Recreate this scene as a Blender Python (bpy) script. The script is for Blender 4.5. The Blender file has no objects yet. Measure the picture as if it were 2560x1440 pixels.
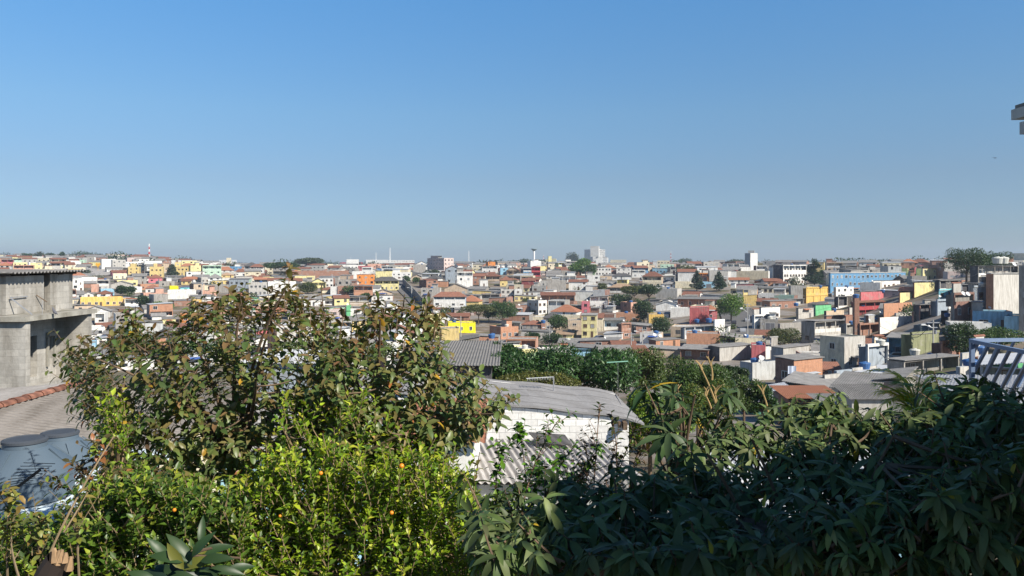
import bpy, math, random
import numpy as np
from mathutils import Vector, Matrix

S = bpy.context.scene
COL = S.collection
R = random.Random(7)
NR = np.random.RandomState(7)

# ------------------------------------------------------------------ camera, world, sun
FPX = 2000.0            # focal length in photo pixels (2560 wide)
HOR = 655.0             # row of the true horizon
cam = bpy.data.cameras.new("camera")
cam.sensor_width = 36.0
cam.lens = 36.0 * FPX / 2560.0
cam.shift_y = -(720.0 - HOR) / 2560.0
cam.clip_start = 0.1
cam.clip_end = 30000.0
cam_o = bpy.data.objects.new("camera", cam)
COL.objects.link(cam_o)
cam_o.location = (0, 0, 0)
cam_o.rotation_euler = (math.radians(90), 0, 0)
S.camera = cam_o

SUN_EL = 38.0
SUN_AZ = 52.0           # degrees from straight behind the camera, towards the right
world = bpy.data.worlds.new("World")
S.world = world
world.use_nodes = True
wn = world.node_tree
bgn = wn.nodes["Background"]
sky = wn.nodes.new("ShaderNodeTexSky")
sky.sky_type = 'NISHITA'
sky.sun_disc = False
sky.sun_elevation = math.radians(SUN_EL)
sky.sun_rotation = math.radians(180.0 - SUN_AZ)
sky.altitude = 700.0
sky.air_density = 1.0
sky.dust_density = 0.35
sky.ozone_density = 4.0
# the air near the horizon is hazier and darker than the clear-air model: tone it by elevation
_tc = wn.nodes.new("ShaderNodeTexCoord"); _sp = wn.nodes.new("ShaderNodeSeparateXYZ")
_rp = wn.nodes.new("ShaderNodeValToRGB"); _mx = wn.nodes.new("ShaderNodeMixRGB")
_mx.blend_type = 'MULTIPLY'; _mx.inputs[0].default_value = 1.0
_el = _rp.color_ramp.elements
_el[0].position = 0.0; _el[0].color = (.335, .405, .55, 1)
_el[1].position = 0.31; _el[1].color = (.54, .85, .95, 1)
for _p, _c in ((.60, (.24, .42, .56, 1)), (1.0, (.14, .27, .40, 1)), (.10, (.49, .515, .555, 1)), (.18, (.565, .68, .70, 1))):
    _x = _el.new(_p); _x.color = _c
wn.links.new(_tc.outputs['Generated'], _sp.inputs[0]); wn.links.new(_sp.outputs[2], _rp.inputs[0])
wn.links.new(sky.outputs[0], _mx.inputs[1]); wn.links.new(_rp.outputs[0], _mx.inputs[2])
wn.links.new(_mx.outputs[0], bgn.inputs[0])
bgn.inputs[1].default_value = 0.10

sun = bpy.data.lights.new("sun", 'SUN')
sun.energy = 4.6
sun.angle = math.radians(0.5)
sun.color = (1.0, 0.93, 0.82)
sun_o = bpy.data.objects.new("sun", sun)
COL.objects.link(sun_o)
_e, _a = math.radians(SUN_EL), math.radians(SUN_AZ)
SUN_DIR = Vector((math.sin(_a) * math.cos(_e), -math.cos(_a) * math.cos(_e), math.sin(_e)))  # towards the sun
sun_o.rotation_euler = SUN_DIR.to_track_quat('Z', 'Y').to_euler()

S.view_settings.view_transform = 'Standard'
S.view_settings.look = 'None'
S.view_settings.exposure = 0.75
S.view_settings.gamma = 1.0
S.render.engine = 'CYCLES'
S.cycles.volume_bounces = 0
S.cycles.max_bounces = 5
S.cycles.diffuse_bounces = 3
S.cycles.transparent_max_bounces = 8
S.cycles.use_denoising = True

# ------------------------------------------------------------------ terrain
TD = [0, 15, 30, 60, 120, 150, 180, 220, 260, 300, 350, 420, 500, 650, 900, 1500, 3000, 6000, 12000]
TC = {
    -0.50: [-5, -7.5, -9.5, -15, -21, -23, -24, -25.5, -25, -24, -20.5, -16, -12, -6.5, -1.5, 7, -2, -12, -30],
    -0.33: [-5, -7.5, -9.5, -15, -21, -23, -24, -25.5, -25.5, -25, -21.5, -16.5, -12.5, -9.5, -10.5, -14, -22, -40, -80],
    0.00: [-5, -7.5, -9.5, -14, -20, -22, -23.5, -25, -26.2, -26.5, -24.5, -18, -12, -8, -9, -13, -20, -40, -80],
    0.35: [-5, -7, -9, -13, -18.5, -21.5, -23, -22.5, -20.5, -18.5, -15.5, -12, -9.5, -8, -8.5, -12, -20, -40, -80],
    0.60: [-5, -7, -8, -11.5, -14.5, -14, -11, -7.5, -5.5, -5, -6, -6.5, -6.5, -6, -5, -5, -8, -28, -60],
}
TK = [-0.5, -0.33, 0.0, 0.35, 0.6]
TZ = np.array([TC[k] for k in TK])


def terr(x, y):
    x = np.asarray(x, float); y = np.asarray(y, float)
    yy = np.maximum(y, 0.0)
    k = np.clip(x / np.maximum(yy, 12.0), -0.5, 0.6)
    zs = np.array([np.interp(yy, TD, TZ[i]) for i in range(5)])
    out = np.zeros_like(yy + x)
    for i in range(4):
        m = (k >= TK[i]) & (k <= TK[i + 1])
        f = (k - TK[i]) / (TK[i + 1] - TK[i])
        f = f * f * (3 - 2 * f)
        v = zs[i] * (1 - f) + zs[i + 1] * f
        out = np.where(m, v, out)
    out = out + 0.35 * np.sin(x / 23.0) * np.sin(y / 31.0 + 1.0) * np.clip((yy - 60) / 100, 0, 1)
    return out


def T(x, y):
    return float(terr(np.array([x]), np.array([y]))[0])


def P(px, py, D):
    """world point of a photo pixel at distance D along the view axis"""
    return Vector(((px - 1280) / FPX * D, D, -(py - HOR) / FPX * D))


_MD = np.concatenate([np.arange(20, 700, 1.0), np.arange(700, 6000, 10.0)])


def march(px, py):
    """distance at which the ray through a pixel meets the terrain"""
    k = (px - 1280) / FPX
    z = -(py - HOR) / FPX * _MD
    g = terr(k * _MD, _MD)
    m = np.nonzero(z <= g)[0]
    return float(_MD[m[0]]) if len(m) else 1400.0


def proj(p):
    return 1280 + FPX * p[0] / p[1], HOR - FPX * p[2] / p[1]


# ------------------------------------------------------------------ mesh helpers
class MB:
    def __init__(s):
        s.v = []; s.f = []; s.m = []

    def poly(s, pts, m=0):
        n = len(s.v)
        s.v += [tuple(p) for p in pts]
        s.f.append(tuple(range(n, n + len(pts))))
        s.m.append(m)

    def box(s, x0, y0, z0, x1, y1, z1, m=0, side=None, top=None, bottom=True):
        side = m if side is None else side
        top = m if top is None else top
        s.poly([(x0, y0, z0), (x1, y0, z0), (x1, y0, z1), (x0, y0, z1)], m)
        s.poly([(x1, y1, z0), (x0, y1, z0), (x0, y1, z1), (x1, y1, z1)], side)
        s.poly([(x0, y1, z0), (x0, y0, z0), (x0, y0, z1), (x0, y1, z1)], side)
        s.poly([(x1, y0, z0), (x1, y1, z0), (x1, y1, z1), (x1, y0, z1)], side)
        s.poly([(x0, y0, z1), (x1, y0, z1), (x1, y1, z1), (x0, y1, z1)], top)
        if bottom:
            s.poly([(x0, y1, z0), (x1, y1, z0), (x1, y0, z0), (x0, y0, z0)], side)

    def slabq(s, a, b, c, d, t, m=0):
        """a thick quad: corners a b c d (counter-clockwise seen from above), thickness t downwards"""
        A = [Vector(p) for p in (a, b, c, d)]
        B = [p - Vector((0, 0, t)) for p in A]
        s.poly(A, m)
        s.poly(B[::-1], m)
        for i in range(4):
            j = (i + 1) % 4
            s.poly([B[i], B[j], A[j], A[i]], m)

    def bar(s, p, q, r, m=0, sides=4, r2=None):
        p = Vector(p); q = Vector(q); r2 = r if r2 is None else r2
        d = (q - p).normalized()
        u = d.cross(Vector((0, 0, 1)))
        if u.length < 1e-3:
            u = Vector((1, 0, 0))
        u.normalize(); w = d.cross(u)
        a0 = math.pi / 4 if sides == 4 else 0
        ra = [p + (u * math.cos(a0 + 2 * math.pi * i / sides) + w * math.sin(a0 + 2 * math.pi * i / sides)) * r for i in range(sides)]
        rb = [q + (u * math.cos(a0 + 2 * math.pi * i / sides) + w * math.sin(a0 + 2 * math.pi * i / sides)) * r2 for i in range(sides)]
        for i in range(sides):
            j = (i + 1) % sides
            s.poly([ra[i], ra[j], rb[j], rb[i]], m)
        s.poly(ra[::-1], m); s.poly(rb, m)

    def lathe(s, cx, cy, prof, m=0, n=24):
        rings = [[(cx + r * math.cos(2 * math.pi * i / n), cy + r * math.sin(2 * math.pi * i / n), z) for i in range(n)] for r, z in prof]
        for a, b in zip(rings, rings[1:]):
            for i in range(n):
                j = (i + 1) % n
                s.poly([a[i], a[j], b[j], b[i]], m)
        s.poly(rings[-1], m); s.poly(rings[0][::-1], m)

    def add(s, o, M=None):
        n = len(s.v)
        s.v += [tuple(M @ Vector(p)) for p in o.v] if M else o.v
        s.f += [tuple(i + n for i in f) for f in o.f]
        s.m += o.m

    def build(s, name, mats, parent=None, smooth=False):
        me = bpy.data.meshes.new(name)
        me.from_pydata(s.v, [], s.f)
        if not isinstance(mats, (list, tuple)):
            mats = [mats]
        for m in mats:
            me.materials.append(m)
        if len(mats) > 1:
            me.polygons.foreach_set("material_index", s.m)
        uv = me.uv_layers.new(name="UVMap")
        # planar metres on every face
        nv = len(me.vertices)
        co = np.empty(nv * 3); me.vertices.foreach_get("co", co); co = co.reshape(-1, 3)
        np_ = len(me.polygons)
        nn = np.empty(np_ * 3); me.polygons.foreach_get("normal", nn); nn = nn.reshape(-1, 3)
        lt = np.empty(np_, int); me.polygons.foreach_get("loop_total", lt)
        li = np.empty(len(me.loops), int); me.loops.foreach_get("vertex_index", li)
        fi = np.repeat(np.arange(np_), lt)
        t = np.cross([0, 0, 1.0], nn); l = np.linalg.norm(t, axis=1)
        t[l < 0.05] = [1, 0, 0]; l[l < 0.05] = 1; t /= l[:, None]
        b = np.cross(nn, t)
        pc = co[li]
        uvs = np.stack([(pc * t[fi]).sum(1), (pc * b[fi]).sum(1)], 1).astype(np.float32)
        uv.data.foreach_set("uv", uvs.ravel())
        if smooth:
            me.polygons.foreach_set("use_smooth", [True] * np_)
        o = bpy.data.objects.new(name, me)
        COL.objects.link(o)
        if parent:
            o.parent = parent
        return o


USED = set()


def tag(o, label=None, cat=None, group=None, kind=None):
    if label:
        o["label"] = label; USED.add(label)
    if cat:
        o["category"] = cat
    if group:
        o["group"] = group
    if kind:
        o["kind"] = kind
    return o


def empty(name, loc=(0, 0, 0), rz=0.0):
    o = bpy.data.objects.new(name, None)
    o.empty_display_size = 0.2
    COL.objects.link(o)
    o.location = loc
    o.rotation_euler = (0, 0, rz)
    return o


# ------------------------------------------------------------------ materials
def newmat(name):
    m = bpy.data.materials.new(name)
    m.use_nodes = True
    n = m.node_tree.nodes
    return m, n, m.node_tree.links, n["Principled BSDF"]


def nd(n, t, **kw):
    x = n.new(t)
    for k, v in kw.items():
        setattr(x, k, v)
    return x


def ramp(n, stops):
    r = n.new("ShaderNodeValToRGB")
    e = r.color_ramp.elements
    e[0].position, e[0].color = stops[0][0], (*stops[0][1], 1)
    e[1].position, e[1].color = stops[1][0], (*stops[1][1], 1)
    for p, c in stops[2:]:
        x = e.new(p); x.color = (*c, 1)
    return r


def g3(v):
    return (v, v, v)


def wall_mat(name, c, dirt=0.35, pattern=None, bumpy=0.0, rough=0.85, vary=0.06, bw=0.39, bh=0.19, mortar=0.6, patch=0.0):
    m, n, L, b = newmat(name)
    tc = nd(n, "ShaderNodeTexCoord")
    oi = nd(n, "ShaderNodeObjectInfo")
    # blotches shared by the whole wall, different from house to house
    addv = nd(n, "ShaderNodeVectorMath", operation='MULTIPLY_ADD')
    comb = nd(n, "ShaderNodeCombineXYZ")
    L.new(oi.outputs["Random"], comb.inputs[0]); L.new(oi.outputs["Random"], comb.inputs[1])
    addv.inputs[1].default_value = (37, 53, 11)
    L.new(comb.outputs[0], addv.inputs[0]); L.new(tc.outputs["UV"], addv.inputs[2])
    mp = nd(n, "ShaderNodeMapping"); mp.inputs["Scale"].default_value = (1.1, 0.22, 1)
    L.new(addv.outputs[0], mp.inputs[0])
    n1 = nd(n, "ShaderNodeTexNoise"); n1.inputs["Scale"].default_value = 1.6; n1.inputs["Detail"].default_value = 6
    n1.inputs["Roughness"].default_value = 0.62
    L.new(mp.outputs[0], n1.inputs["Vector"])
    r1 = ramp(n, [(0.34, (1 - dirt, 1 - dirt * 1.04, 1 - dirt * 1.1)), (0.58, g3(1.0))])
    L.new(n1.outputs[0], r1.inputs[0])
    n2 = nd(n, "ShaderNodeTexNoise"); n2.inputs["Scale"].default_value = 9.0; n2.inputs["Detail"].default_value = 4
    L.new(addv.outputs[0], n2.inputs["Vector"])
    r2 = ramp(n, [(0.3, g3(0.88)), (0.7, g3(1.06))])
    L.new(n2.outputs[0], r2.inputs[0])
    base = nd(n, "ShaderNodeRGB"); base.outputs[0].default_value = (*c, 1)
    src = base.outputs[0]
    if pattern:
        bt = nd(n, "ShaderNodeTexBrick")
        bt.inputs["Scale"].default_value = 1.0
        bt.inputs["Brick Width"].default_value = bw
        bt.inputs["Row Height"].default_value = bh
        bt.inputs["Mortar Size"].default_value = 0.012
        bt.inputs["Mortar Smooth"].default_value = 0.3
        bt.inputs["Color1"].default_value = (*[x * 1.08 for x in c], 1)
        bt.inputs["Color2"].default_value = (*[x * 0.86 for x in c], 1)
        mc = [x * mortar for x in c] if pattern == 'block' else (0.36, 0.31, 0.27)
        bt.inputs["Mortar"].default_value = (*mc, 1)
        L.new(addv.outputs[0] if pattern != 'block' else tc.outputs["UV"], bt.inputs["Vector"])
        src = bt.outputs["Color"]
    if patch:
        n3 = nd(n, "ShaderNodeTexNoise"); n3.inputs["Scale"].default_value = 0.33; n3.inputs["Detail"].default_value = 7
        n3.inputs["Roughness"].default_value = 0.6
        sc3 = nd(n, "ShaderNodeVectorMath", operation='ADD'); sc3.inputs[1].default_value = (17.3, 9.1, 0)
        L.new(addv.outputs[0], sc3.inputs[0]); L.new(sc3.outputs[0], n3.inputs["Vector"])
        r3 = ramp(n, [(0.56, g3(0)), (0.60, g3(patch))]); L.new(n3.outputs[0], r3.inputs[0])
        mp3 = nd(n, "ShaderNodeMixRGB"); mp3.inputs[2].default_value = (.36, .335, .30, 1)
        L.new(r3.outputs[0], mp3.inputs[0]); L.new(src, mp3.inputs[1]); src = mp3.outputs[0]
    mx = nd(n, "ShaderNodeMixRGB", blend_type='MULTIPLY'); mx.inputs[0].default_value = 1
    L.new(src, mx.inputs[1]); L.new(r1.outputs[0], mx.inputs[2])
    mx2 = nd(n, "ShaderNodeMixRGB", blend_type='MULTIPLY'); mx2.inputs[0].default_value = 1
    L.new(mx.outputs[0], mx2.inputs[1]); L.new(r2.outputs[0], mx2.inputs[2])
    hs = nd(n, "ShaderNodeHueSaturation")
    mr = nd(n, "ShaderNodeMapRange"); mr.inputs["To Min"].default_value = 1 - vary * 2; mr.inputs["To Max"].default_value = 1 + vary
    L.new(oi.outputs["Random"], mr.inputs[0]); L.new(mr.outputs[0], hs.inputs["Value"])
    L.new(mx2.outputs[0], hs.inputs["Color"])
    L.new(hs.outputs[0], b.inputs["Base Color"])
    b.inputs["Roughness"].default_value = rough
    b.inputs["Specular IOR Level"].default_value = 0.25
    if bumpy:
        bp = nd(n, "ShaderNodeBump"); bp.inputs["Strength"].default_value = bumpy; bp.inputs["Distance"].default_value = 0.02
        L.new(n2.outputs[0], bp.inputs["Height"]); L.new(bp.outputs[0], b.inputs["Normal"])
    return m


def plain(name, c, rough=0.6, metal=0.0, spec=0.4, noise=0.15, scale=6.0):
    m, n, L, b = newmat(name)
    tc = nd(n, "ShaderNodeTexCoord")
    n1 = nd(n, "ShaderNodeTexNoise"); n1.inputs["Scale"].default_value = scale; n1.inputs["Detail"].default_value = 5
    L.new(tc.outputs["Object"], n1.inputs["Vector"])
    r = ramp(n, [(0.3, tuple(x * (1 - noise) for x in c)), (0.7, tuple(min(1, x * (1 + noise * 0.6)) for x in c))])
    L.new(n1.outputs[0], r.inputs[0]); L.new(r.outputs[0], b.inputs["Base Color"])
    b.inputs["Roughness"].default_value = rough; b.inputs["Metallic"].default_value = metal
    b.inputs["Specular IOR Level"].default_value = spec
    return m


def roof_mat(name, c, c2, stripes=0.9, axis=0, spot=0.35, rough=0.85, pitch=None):
    """ribbed sheet or tile roof; ribs run down the slope"""
    m, n, L, b = newmat(name)
    tc = nd(n, "ShaderNodeTexCoord"); oi = nd(n, "ShaderNodeObjectInfo")
    w = nd(n, "ShaderNodeTexWave", wave_type='BANDS', bands_direction='X' if axis == 0 else 'Y')
    w.inputs["Scale"].default_value = 0.314 / (pitch or 0.25) * 1.0
    w.inputs["Distortion"].default_value = 0.0
    L.new(tc.outputs["UV"], w.inputs["Vector"])
    rw = ramp(n, [(0.1, g3(stripes)), (0.6, g3(1.05))]); L.new(w.outputs[0], rw.inputs[0])
    n1 = nd(n, "ShaderNodeTexNoise"); n1.inputs["Scale"].default_value = 0.9; n1.inputs["Detail"].default_value = 8
    n1.inputs["Roughness"].default_value = 0.7
    vm = nd(n, "ShaderNodeVectorMath", operation='ADD'); cb = nd(n, "ShaderNodeCombineXYZ")
    ml = nd(n, "ShaderNodeMath", operation='MULTIPLY'); ml.inputs[1].default_value = 60
    L.new(oi.outputs["Random"], ml.inputs[0]); L.new(ml.outputs[0], cb.inputs[0])
    L.new(tc.outputs["UV"], vm.inputs[0]); L.new(cb.outputs[0], vm.inputs[1]); L.new(vm.outputs[0], n1.inputs["Vector"])
    r = ramp(n, [(0.5 - spot * 0.6, c2), (0.5 + spot * 0.5, c)]); L.new(n1.outputs[0], r.inputs[0])
    mx = nd(n, "ShaderNodeMixRGB", blend_type='MULTIPLY'); mx.inputs[0].default_value = 1
    L.new(r.outputs[0], mx.inputs[1]); L.new(rw.outputs[0], mx.inputs[2])
    hs = nd(n, "ShaderNodeHueSaturation")
    mr = nd(n, "ShaderNodeMapRange"); mr.inputs["To Min"].default_value = 0.75; mr.inputs["To Max"].default_value = 1.15
    L.new(oi.outputs["Random"], mr.inputs[0]); L.new(mr.outputs[0], hs.inputs["Value"]); L.new(mx.outputs[0], hs.inputs["Color"])
    L.new(hs.outputs[0], b.inputs["Base Color"])
    b.inputs["Roughness"].default_value = rough; b.inputs["Specular IOR Level"].default_value = 0.25
    bp = nd(n, "ShaderNodeBump"); bp.inputs["Strength"].default_value = 0.5; bp.inputs["Distance"].default_value = 0.05
    L.new(w.outputs[0], bp.inputs["Height"]); L.new(bp.outputs[0], b.inputs["Normal"])
    return m


PAL = {  # paint colours of the town; bg and dk also paint in shaded faces
    'w': (0.78, 0.77, 0.73), 'cr': (0.76, 0.68, 0.50), 'ye': (0.72, 0.56, 0.24), 'yp': (0.80, 0.72, 0.36), 'yb': (0.86, 0.76, 0.02), 'yo': (0.76, 0.51, 0.15),
    'or': (0.72, 0.27, 0.07), 'sa': (0.60, 0.35, 0.26), 'pk': (0.72, 0.22, 0.26), 'rs': (0.55, 0.16, 0.17), 'rd': (0.48, 0.08, 0.09),
    'mr': (0.22, 0.06, 0.06), 'mi': (0.52, 0.72, 0.56), 'gn': (0.16, 0.50, 0.24), 'gt': (0.10, 0.27, 0.2), 'bl': (0.14, 0.31, 0.50), 'lb': (0.32, 0.56, 0.72),
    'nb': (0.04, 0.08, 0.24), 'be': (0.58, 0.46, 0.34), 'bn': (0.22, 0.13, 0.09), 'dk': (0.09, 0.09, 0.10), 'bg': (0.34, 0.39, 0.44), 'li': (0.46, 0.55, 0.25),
    'pg': (0.62, 0.50, 0.46), 'fg': (0.50, 0.51, 0.50), 'cy': (0.25, 0.62, 0.66), 'ol': (0.24, 0.25, 0.14),
}
WM = {}


def W(code):
    if code not in WM:
        if code == 'br':
            WM[code] = wall_mat("hollow_brick", (0.40, 0.20, 0.135), 0.30, patch=0.5, pattern= 'brick', vary=0.14, bw=0.29, bh=0.19)
        elif code == 'bo':
            WM[code] = wall_mat("orange_brick", (0.52, 0.25, 0.14), 0.22, pattern= 'brick', vary=0.08, bw=0.29, bh=0.19)
        elif code == 'bd':
            WM[code] = wall_mat("brown_brick_and_shade", (0.27, 0.14, 0.11), 0.35, 'brick', vary=0.12, bw=0.29, bh=0.19)  # also paints in the shaded side of orange brick houses
        elif code == 'gy':
            WM[code] = wall_mat("cement_render", (0.36, 0.34, 0.31), 0.42, vary=0.14)
        elif code == 'gl':
            WM[code] = wall_mat("pale_cement_render", (0.52, 0.50, 0.46), 0.34, vary=0.08)
        elif code == 'bk':
            WM[code] = wall_mat("concrete_block", (0.38, 0.36, 0.33), 0.35, 'block', vary=0.08)
        else:
            WM[code] = wall_mat("paint_" + code, PAL[code], 0.34 if code != 'w' else 0.26, vary=0.08, patch=0.32)
    return WM[code]


RM = {
    'tile': roof_mat("clay_tile_roof", (0.30, 0.135, 0.09), (0.17, 0.085, 0.06), 0.72, pitch=0.3),
    'tileo': roof_mat("orange_tile_roof", (0.44, 0.19, 0.11), (0.30, 0.135, 0.08), 0.78, pitch=0.3),
    'fib': roof_mat("fibre_cement_roof", (0.31, 0.30, 0.285), (0.15, 0.145, 0.14), 0.8, pitch=0.25),
    'met': roof_mat("metal_sheet_roof", (0.60, 0.61, 0.62), (0.44, 0.45, 0.46), 0.9, rough=0.5, pitch=0.25),
    'slab': wall_mat("cement_slab", (0.36, 0.35, 0.33), 0.45),
    'slabw': wall_mat("whitewashed_slab", (0.66, 0.65, 0.62), 0.3),
    'blue': roof_mat("blue_tarpaulin", (0.05, 0.13, 0.42), (0.04, 0.09, 0.3), 0.95),
    'green': roof_mat("green_sheet", (0.10, 0.30, 0.14), (0.06, 0.2, 0.1), 0.9),
    'brn': roof_mat("sandy_tile_roof", (0.42, 0.30, 0.20), (0.30, 0.2, 0.13), 0.8, pitch=0.3),
    'dark': roof_mat("dark_slate_roof", (0.13, 0.125, 0.125), (0.07, 0.07, 0.07), 0.8, pitch=0.3),
}
M_GLASS = plain("dark_window_glass", (0.025, 0.03, 0.035), 0.15, noise=0.3)
M_SHUT = plain("brown_shutter", (0.10, 0.06, 0.04), 0.6)
M_LOUV = plain("grey_louvre", (0.30, 0.31, 0.32), 0.6)
M_GLASSB = plain("curtained_glass", (0.10, 0.10, 0.10), 0.2, noise=0.5, scale=1.5)
M_FRAME = plain("white_window_frame", (0.62, 0.62, 0.60), 0.5)
M_FRAMEB = plain("brown_window_frame", (0.14, 0.08, 0.05), 0.5)
M_DOOR = plain("grey_metal_door", (0.14, 0.14, 0.15), 0.5)
M_TANK = plain("blue_water_tank_plastic", (0.04, 0.12, 0.30), 0.5)
M_TANKG = plain("pale_water_tank", (0.55, 0.55, 0.50), 0.6)
M_DISH = plain("dish_white_metal", (0.65, 0.66, 0.66), 0.45)
M_POLE = plain("concrete_pole", (0.40, 0.39, 0.36), 0.85)
M_STEEL = plain("galvanised_steel", (0.35, 0.36, 0.38), 0.5, metal=0.4)
M_BARK = plain("tree_bark", (0.14, 0.095, 0.06), 0.9, noise=0.5, scale=12)
M_BLACK = plain("black_rubber", (0.02, 0.02, 0.02), 0.7)
M_RED = plain("red_paint", (0.55, 0.04, 0.03), 0.5)
M_WHITE = plain("white_paint", (0.78, 0.78, 0.76), 0.55)


def leaf_mat(name, trans=0.35, rough=0.45, spec=0.45, tint=(1.25, 1.3, 0.45)):
    m, n, L, b = newmat(name)
    at = nd(n, "ShaderNodeAttribute"); at.attribute_name = "Col"
    L.new(at.outputs["Color"], b.inputs["Base Color"])
    b.inputs["Roughness"].default_value = rough
    b.inputs["Specular IOR Level"].default_value = spec
    tr = nd(n, "ShaderNodeBsdfTranslucent")
    ml = nd(n, "ShaderNodeMixRGB", blend_type='MULTIPLY'); ml.inputs[0].default_value = 1
    ml.inputs[2].default_value = (*tint, 1)
    L.new(at.outputs["Color"], ml.inputs[1]); L.new(ml.outputs[0], tr.inputs[0])
    mix = nd(n, "ShaderNodeMixShader"); mix.inputs[0].default_value = trans
    out = n["Material Output"]
    L.new(b.outputs[0], mix.inputs[1]); L.new(tr.outputs[0], mix.inputs[2]); L.new(mix.outputs[0], out.inputs[0])
    return m


M_LEAF = leaf_mat("foliage", 0.3)
M_LEAFN = leaf_mat("near_leaf", 0.32, 0.4, 0.4)
M_LEAFG = leaf_mat("glossy_leaf", 0.12, 0.42, 0.3)
M_LEAFD = leaf_mat("drooping_leaf", 0.22, 0.5, 0.28, (1.1, 1.2, 0.5))


# ------------------------------------------------------------------ leaves and trees
def unit(a):
    return a / np.maximum(np.linalg.norm(a, axis=1), 1e-9)[:, None]


TPL = {
    'broad': ([(0, 0), (0.1, .35), (0.25, .8), (0.45, 1.0), (0.65, .88), (0.82, .55), (.93, .22), (1, 0)]),
    # rows of (t along the leaf, half width, droop) : middle rib plus two edges
    'diamond': ([(0, 0), (0.45, 1), (1, 0)]),
    'oval': ([(0, 0), (0.3, 0.9), (0.68, 0.85), (1, 0)]),
    'long': ([(0, 0), (0.22, 0.75), (0.5, 1.0), (0.78, 0.7), (1, 0)]),
}


def leaves(name, pos, dirs, nrm, ln, wd, col, mat, parent=None, tpl='oval', droop=0.25, fold=0.25, smooth=True):
    """one mesh of many single leaves"""
    N = len(pos)
    d = unit(dirs); s = unit(np.cross(d, nrm)); u = unit(np.cross(s, d))
    rows = TPL[tpl]
    V = []; F = []
    k = 0; idx = []
    for t, w in rows:
        c = pos + d * (ln * t)[:, None] - u * (ln * droop * t * t)[:, None]
        if w == 0:
            V.append(c); idx.append([k]); k += 1
        else:
            e = s * (wd * w * 0.5)[:, None]; f = u * (wd * w * fold * 0.5)[:, None]
            V += [c - e + f, c, c + e + f]; idx.append([k, k + 1, k + 2]); k += 3
    for a, b in zip(idx, idx[1:]):
        if len(a) == 1 and len(b) == 3:
            F += [(a[0], b[1], b[0]), (a[0], b[2], b[1])]
        elif len(a) == 3 and len(b) == 1:
            F += [(a[0], a[1], b[0]), (a[1], a[2], b[0])]
        else:
            F += [(a[0], a[1], b[1], b[0]), (a[1], a[2], b[2], b[1])]
    nvp = k
    VV = np.stack(V, 1).reshape(-1, 3)  # N*k
    off = (np.arange(N) * nvp)
    lens = np.array([len(f) for f in F]); flat = np.array([i for f in F for i in f])
    loops = (flat[None, :] + off[:, None]).ravel()
    totals = np.tile(lens, N)
    starts = np.concatenate([[0], np.cumsum(totals)[:-1]])
    me = bpy.data.meshes.new(name)
    me.vertices.add(len(VV)); me.vertices.foreach_set("co", VV.astype(np.float32).ravel())
    me.loops.add(len(loops)); me.loops.foreach_set("vertex_index", loops.astype(np.int32))
    me.polygons.add(len(totals)); me.polygons.foreach_set("loop_start", starts.astype(np.int32))
    me.polygons.foreach_set("loop_total", totals.astype(np.int32))
    me.update(calc_edges=True)
    if smooth:
        me.polygons.foreach_set("use_smooth", np.ones(len(totals), bool))
    ca = me.color_attributes.new(name="Col", type='FLOAT_COLOR', domain='POINT')
    cc = np.repeat(np.concatenate([col, np.ones((N, 1))], 1), nvp, 0)
    ca.data.foreach_set("color", cc.astype(np.float32).ravel())
    me.materials.append(mat)
    o = bpy.data.objects.new(name, me); COL.objects.link(o)
    if parent:
        o.parent = parent
    return o


def rdir(n):
    return unit(NR.normal(size=(n, 3)))


def vcol(n, cols, jit=0.15, weights=None):
    c = np.array(cols)[NR.choice(len(cols), n, p=weights)]
    return np.clip(c * (1 + NR.uniform(-jit, jit, (n, 1))) * (1 + NR.uniform(-jit * .4, jit * .4, (n, 3))), 0.002, 0.95)


TREECOL = {
    'dark': [(0.035, 0.07, 0.022), (0.05, 0.09, 0.03), (0.025, 0.05, 0.02)],
    'olive': [(0.085, 0.10, 0.03), (0.11, 0.12, 0.04), (0.06, 0.08, 0.025)],
    'bright': [(0.10, 0.19, 0.03), (0.14, 0.23, 0.04), (0.07, 0.14, 0.025)],
    'pine': [(0.025, 0.05, 0.028), (0.04, 0.07, 0.035)],
    'mid': [(0.06, 0.11, 0.03), (0.08, 0.13, 0.04), (0.045, 0.085, 0.025)],
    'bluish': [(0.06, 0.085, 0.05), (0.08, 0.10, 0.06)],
}


def blob_points(n, blobs, shell=0.55):
    """points scattered through the outer part of several ellipsoids; blobs = [(centre, radii)]"""
    vol = np.array([b[1][0] * b[1][1] * b[1][2] for b in blobs]) ** 0.67
    pick = NR.choice(len(blobs), n, p=vol / vol.sum())
    C = np.array([b[0] for b in blobs])[pick]; Rr = np.array([b[1] for b in blobs])[pick]
    d = rdir(n)
    r = NR.uniform(shell, 1.05, n) ** 0.8
    r = r * (1 + 0.10 * np.sin(d[:, 0] * 9 + pick) * np.sin(d[:, 2] * 8))
    return C + d * Rr * r[:, None], d


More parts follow.
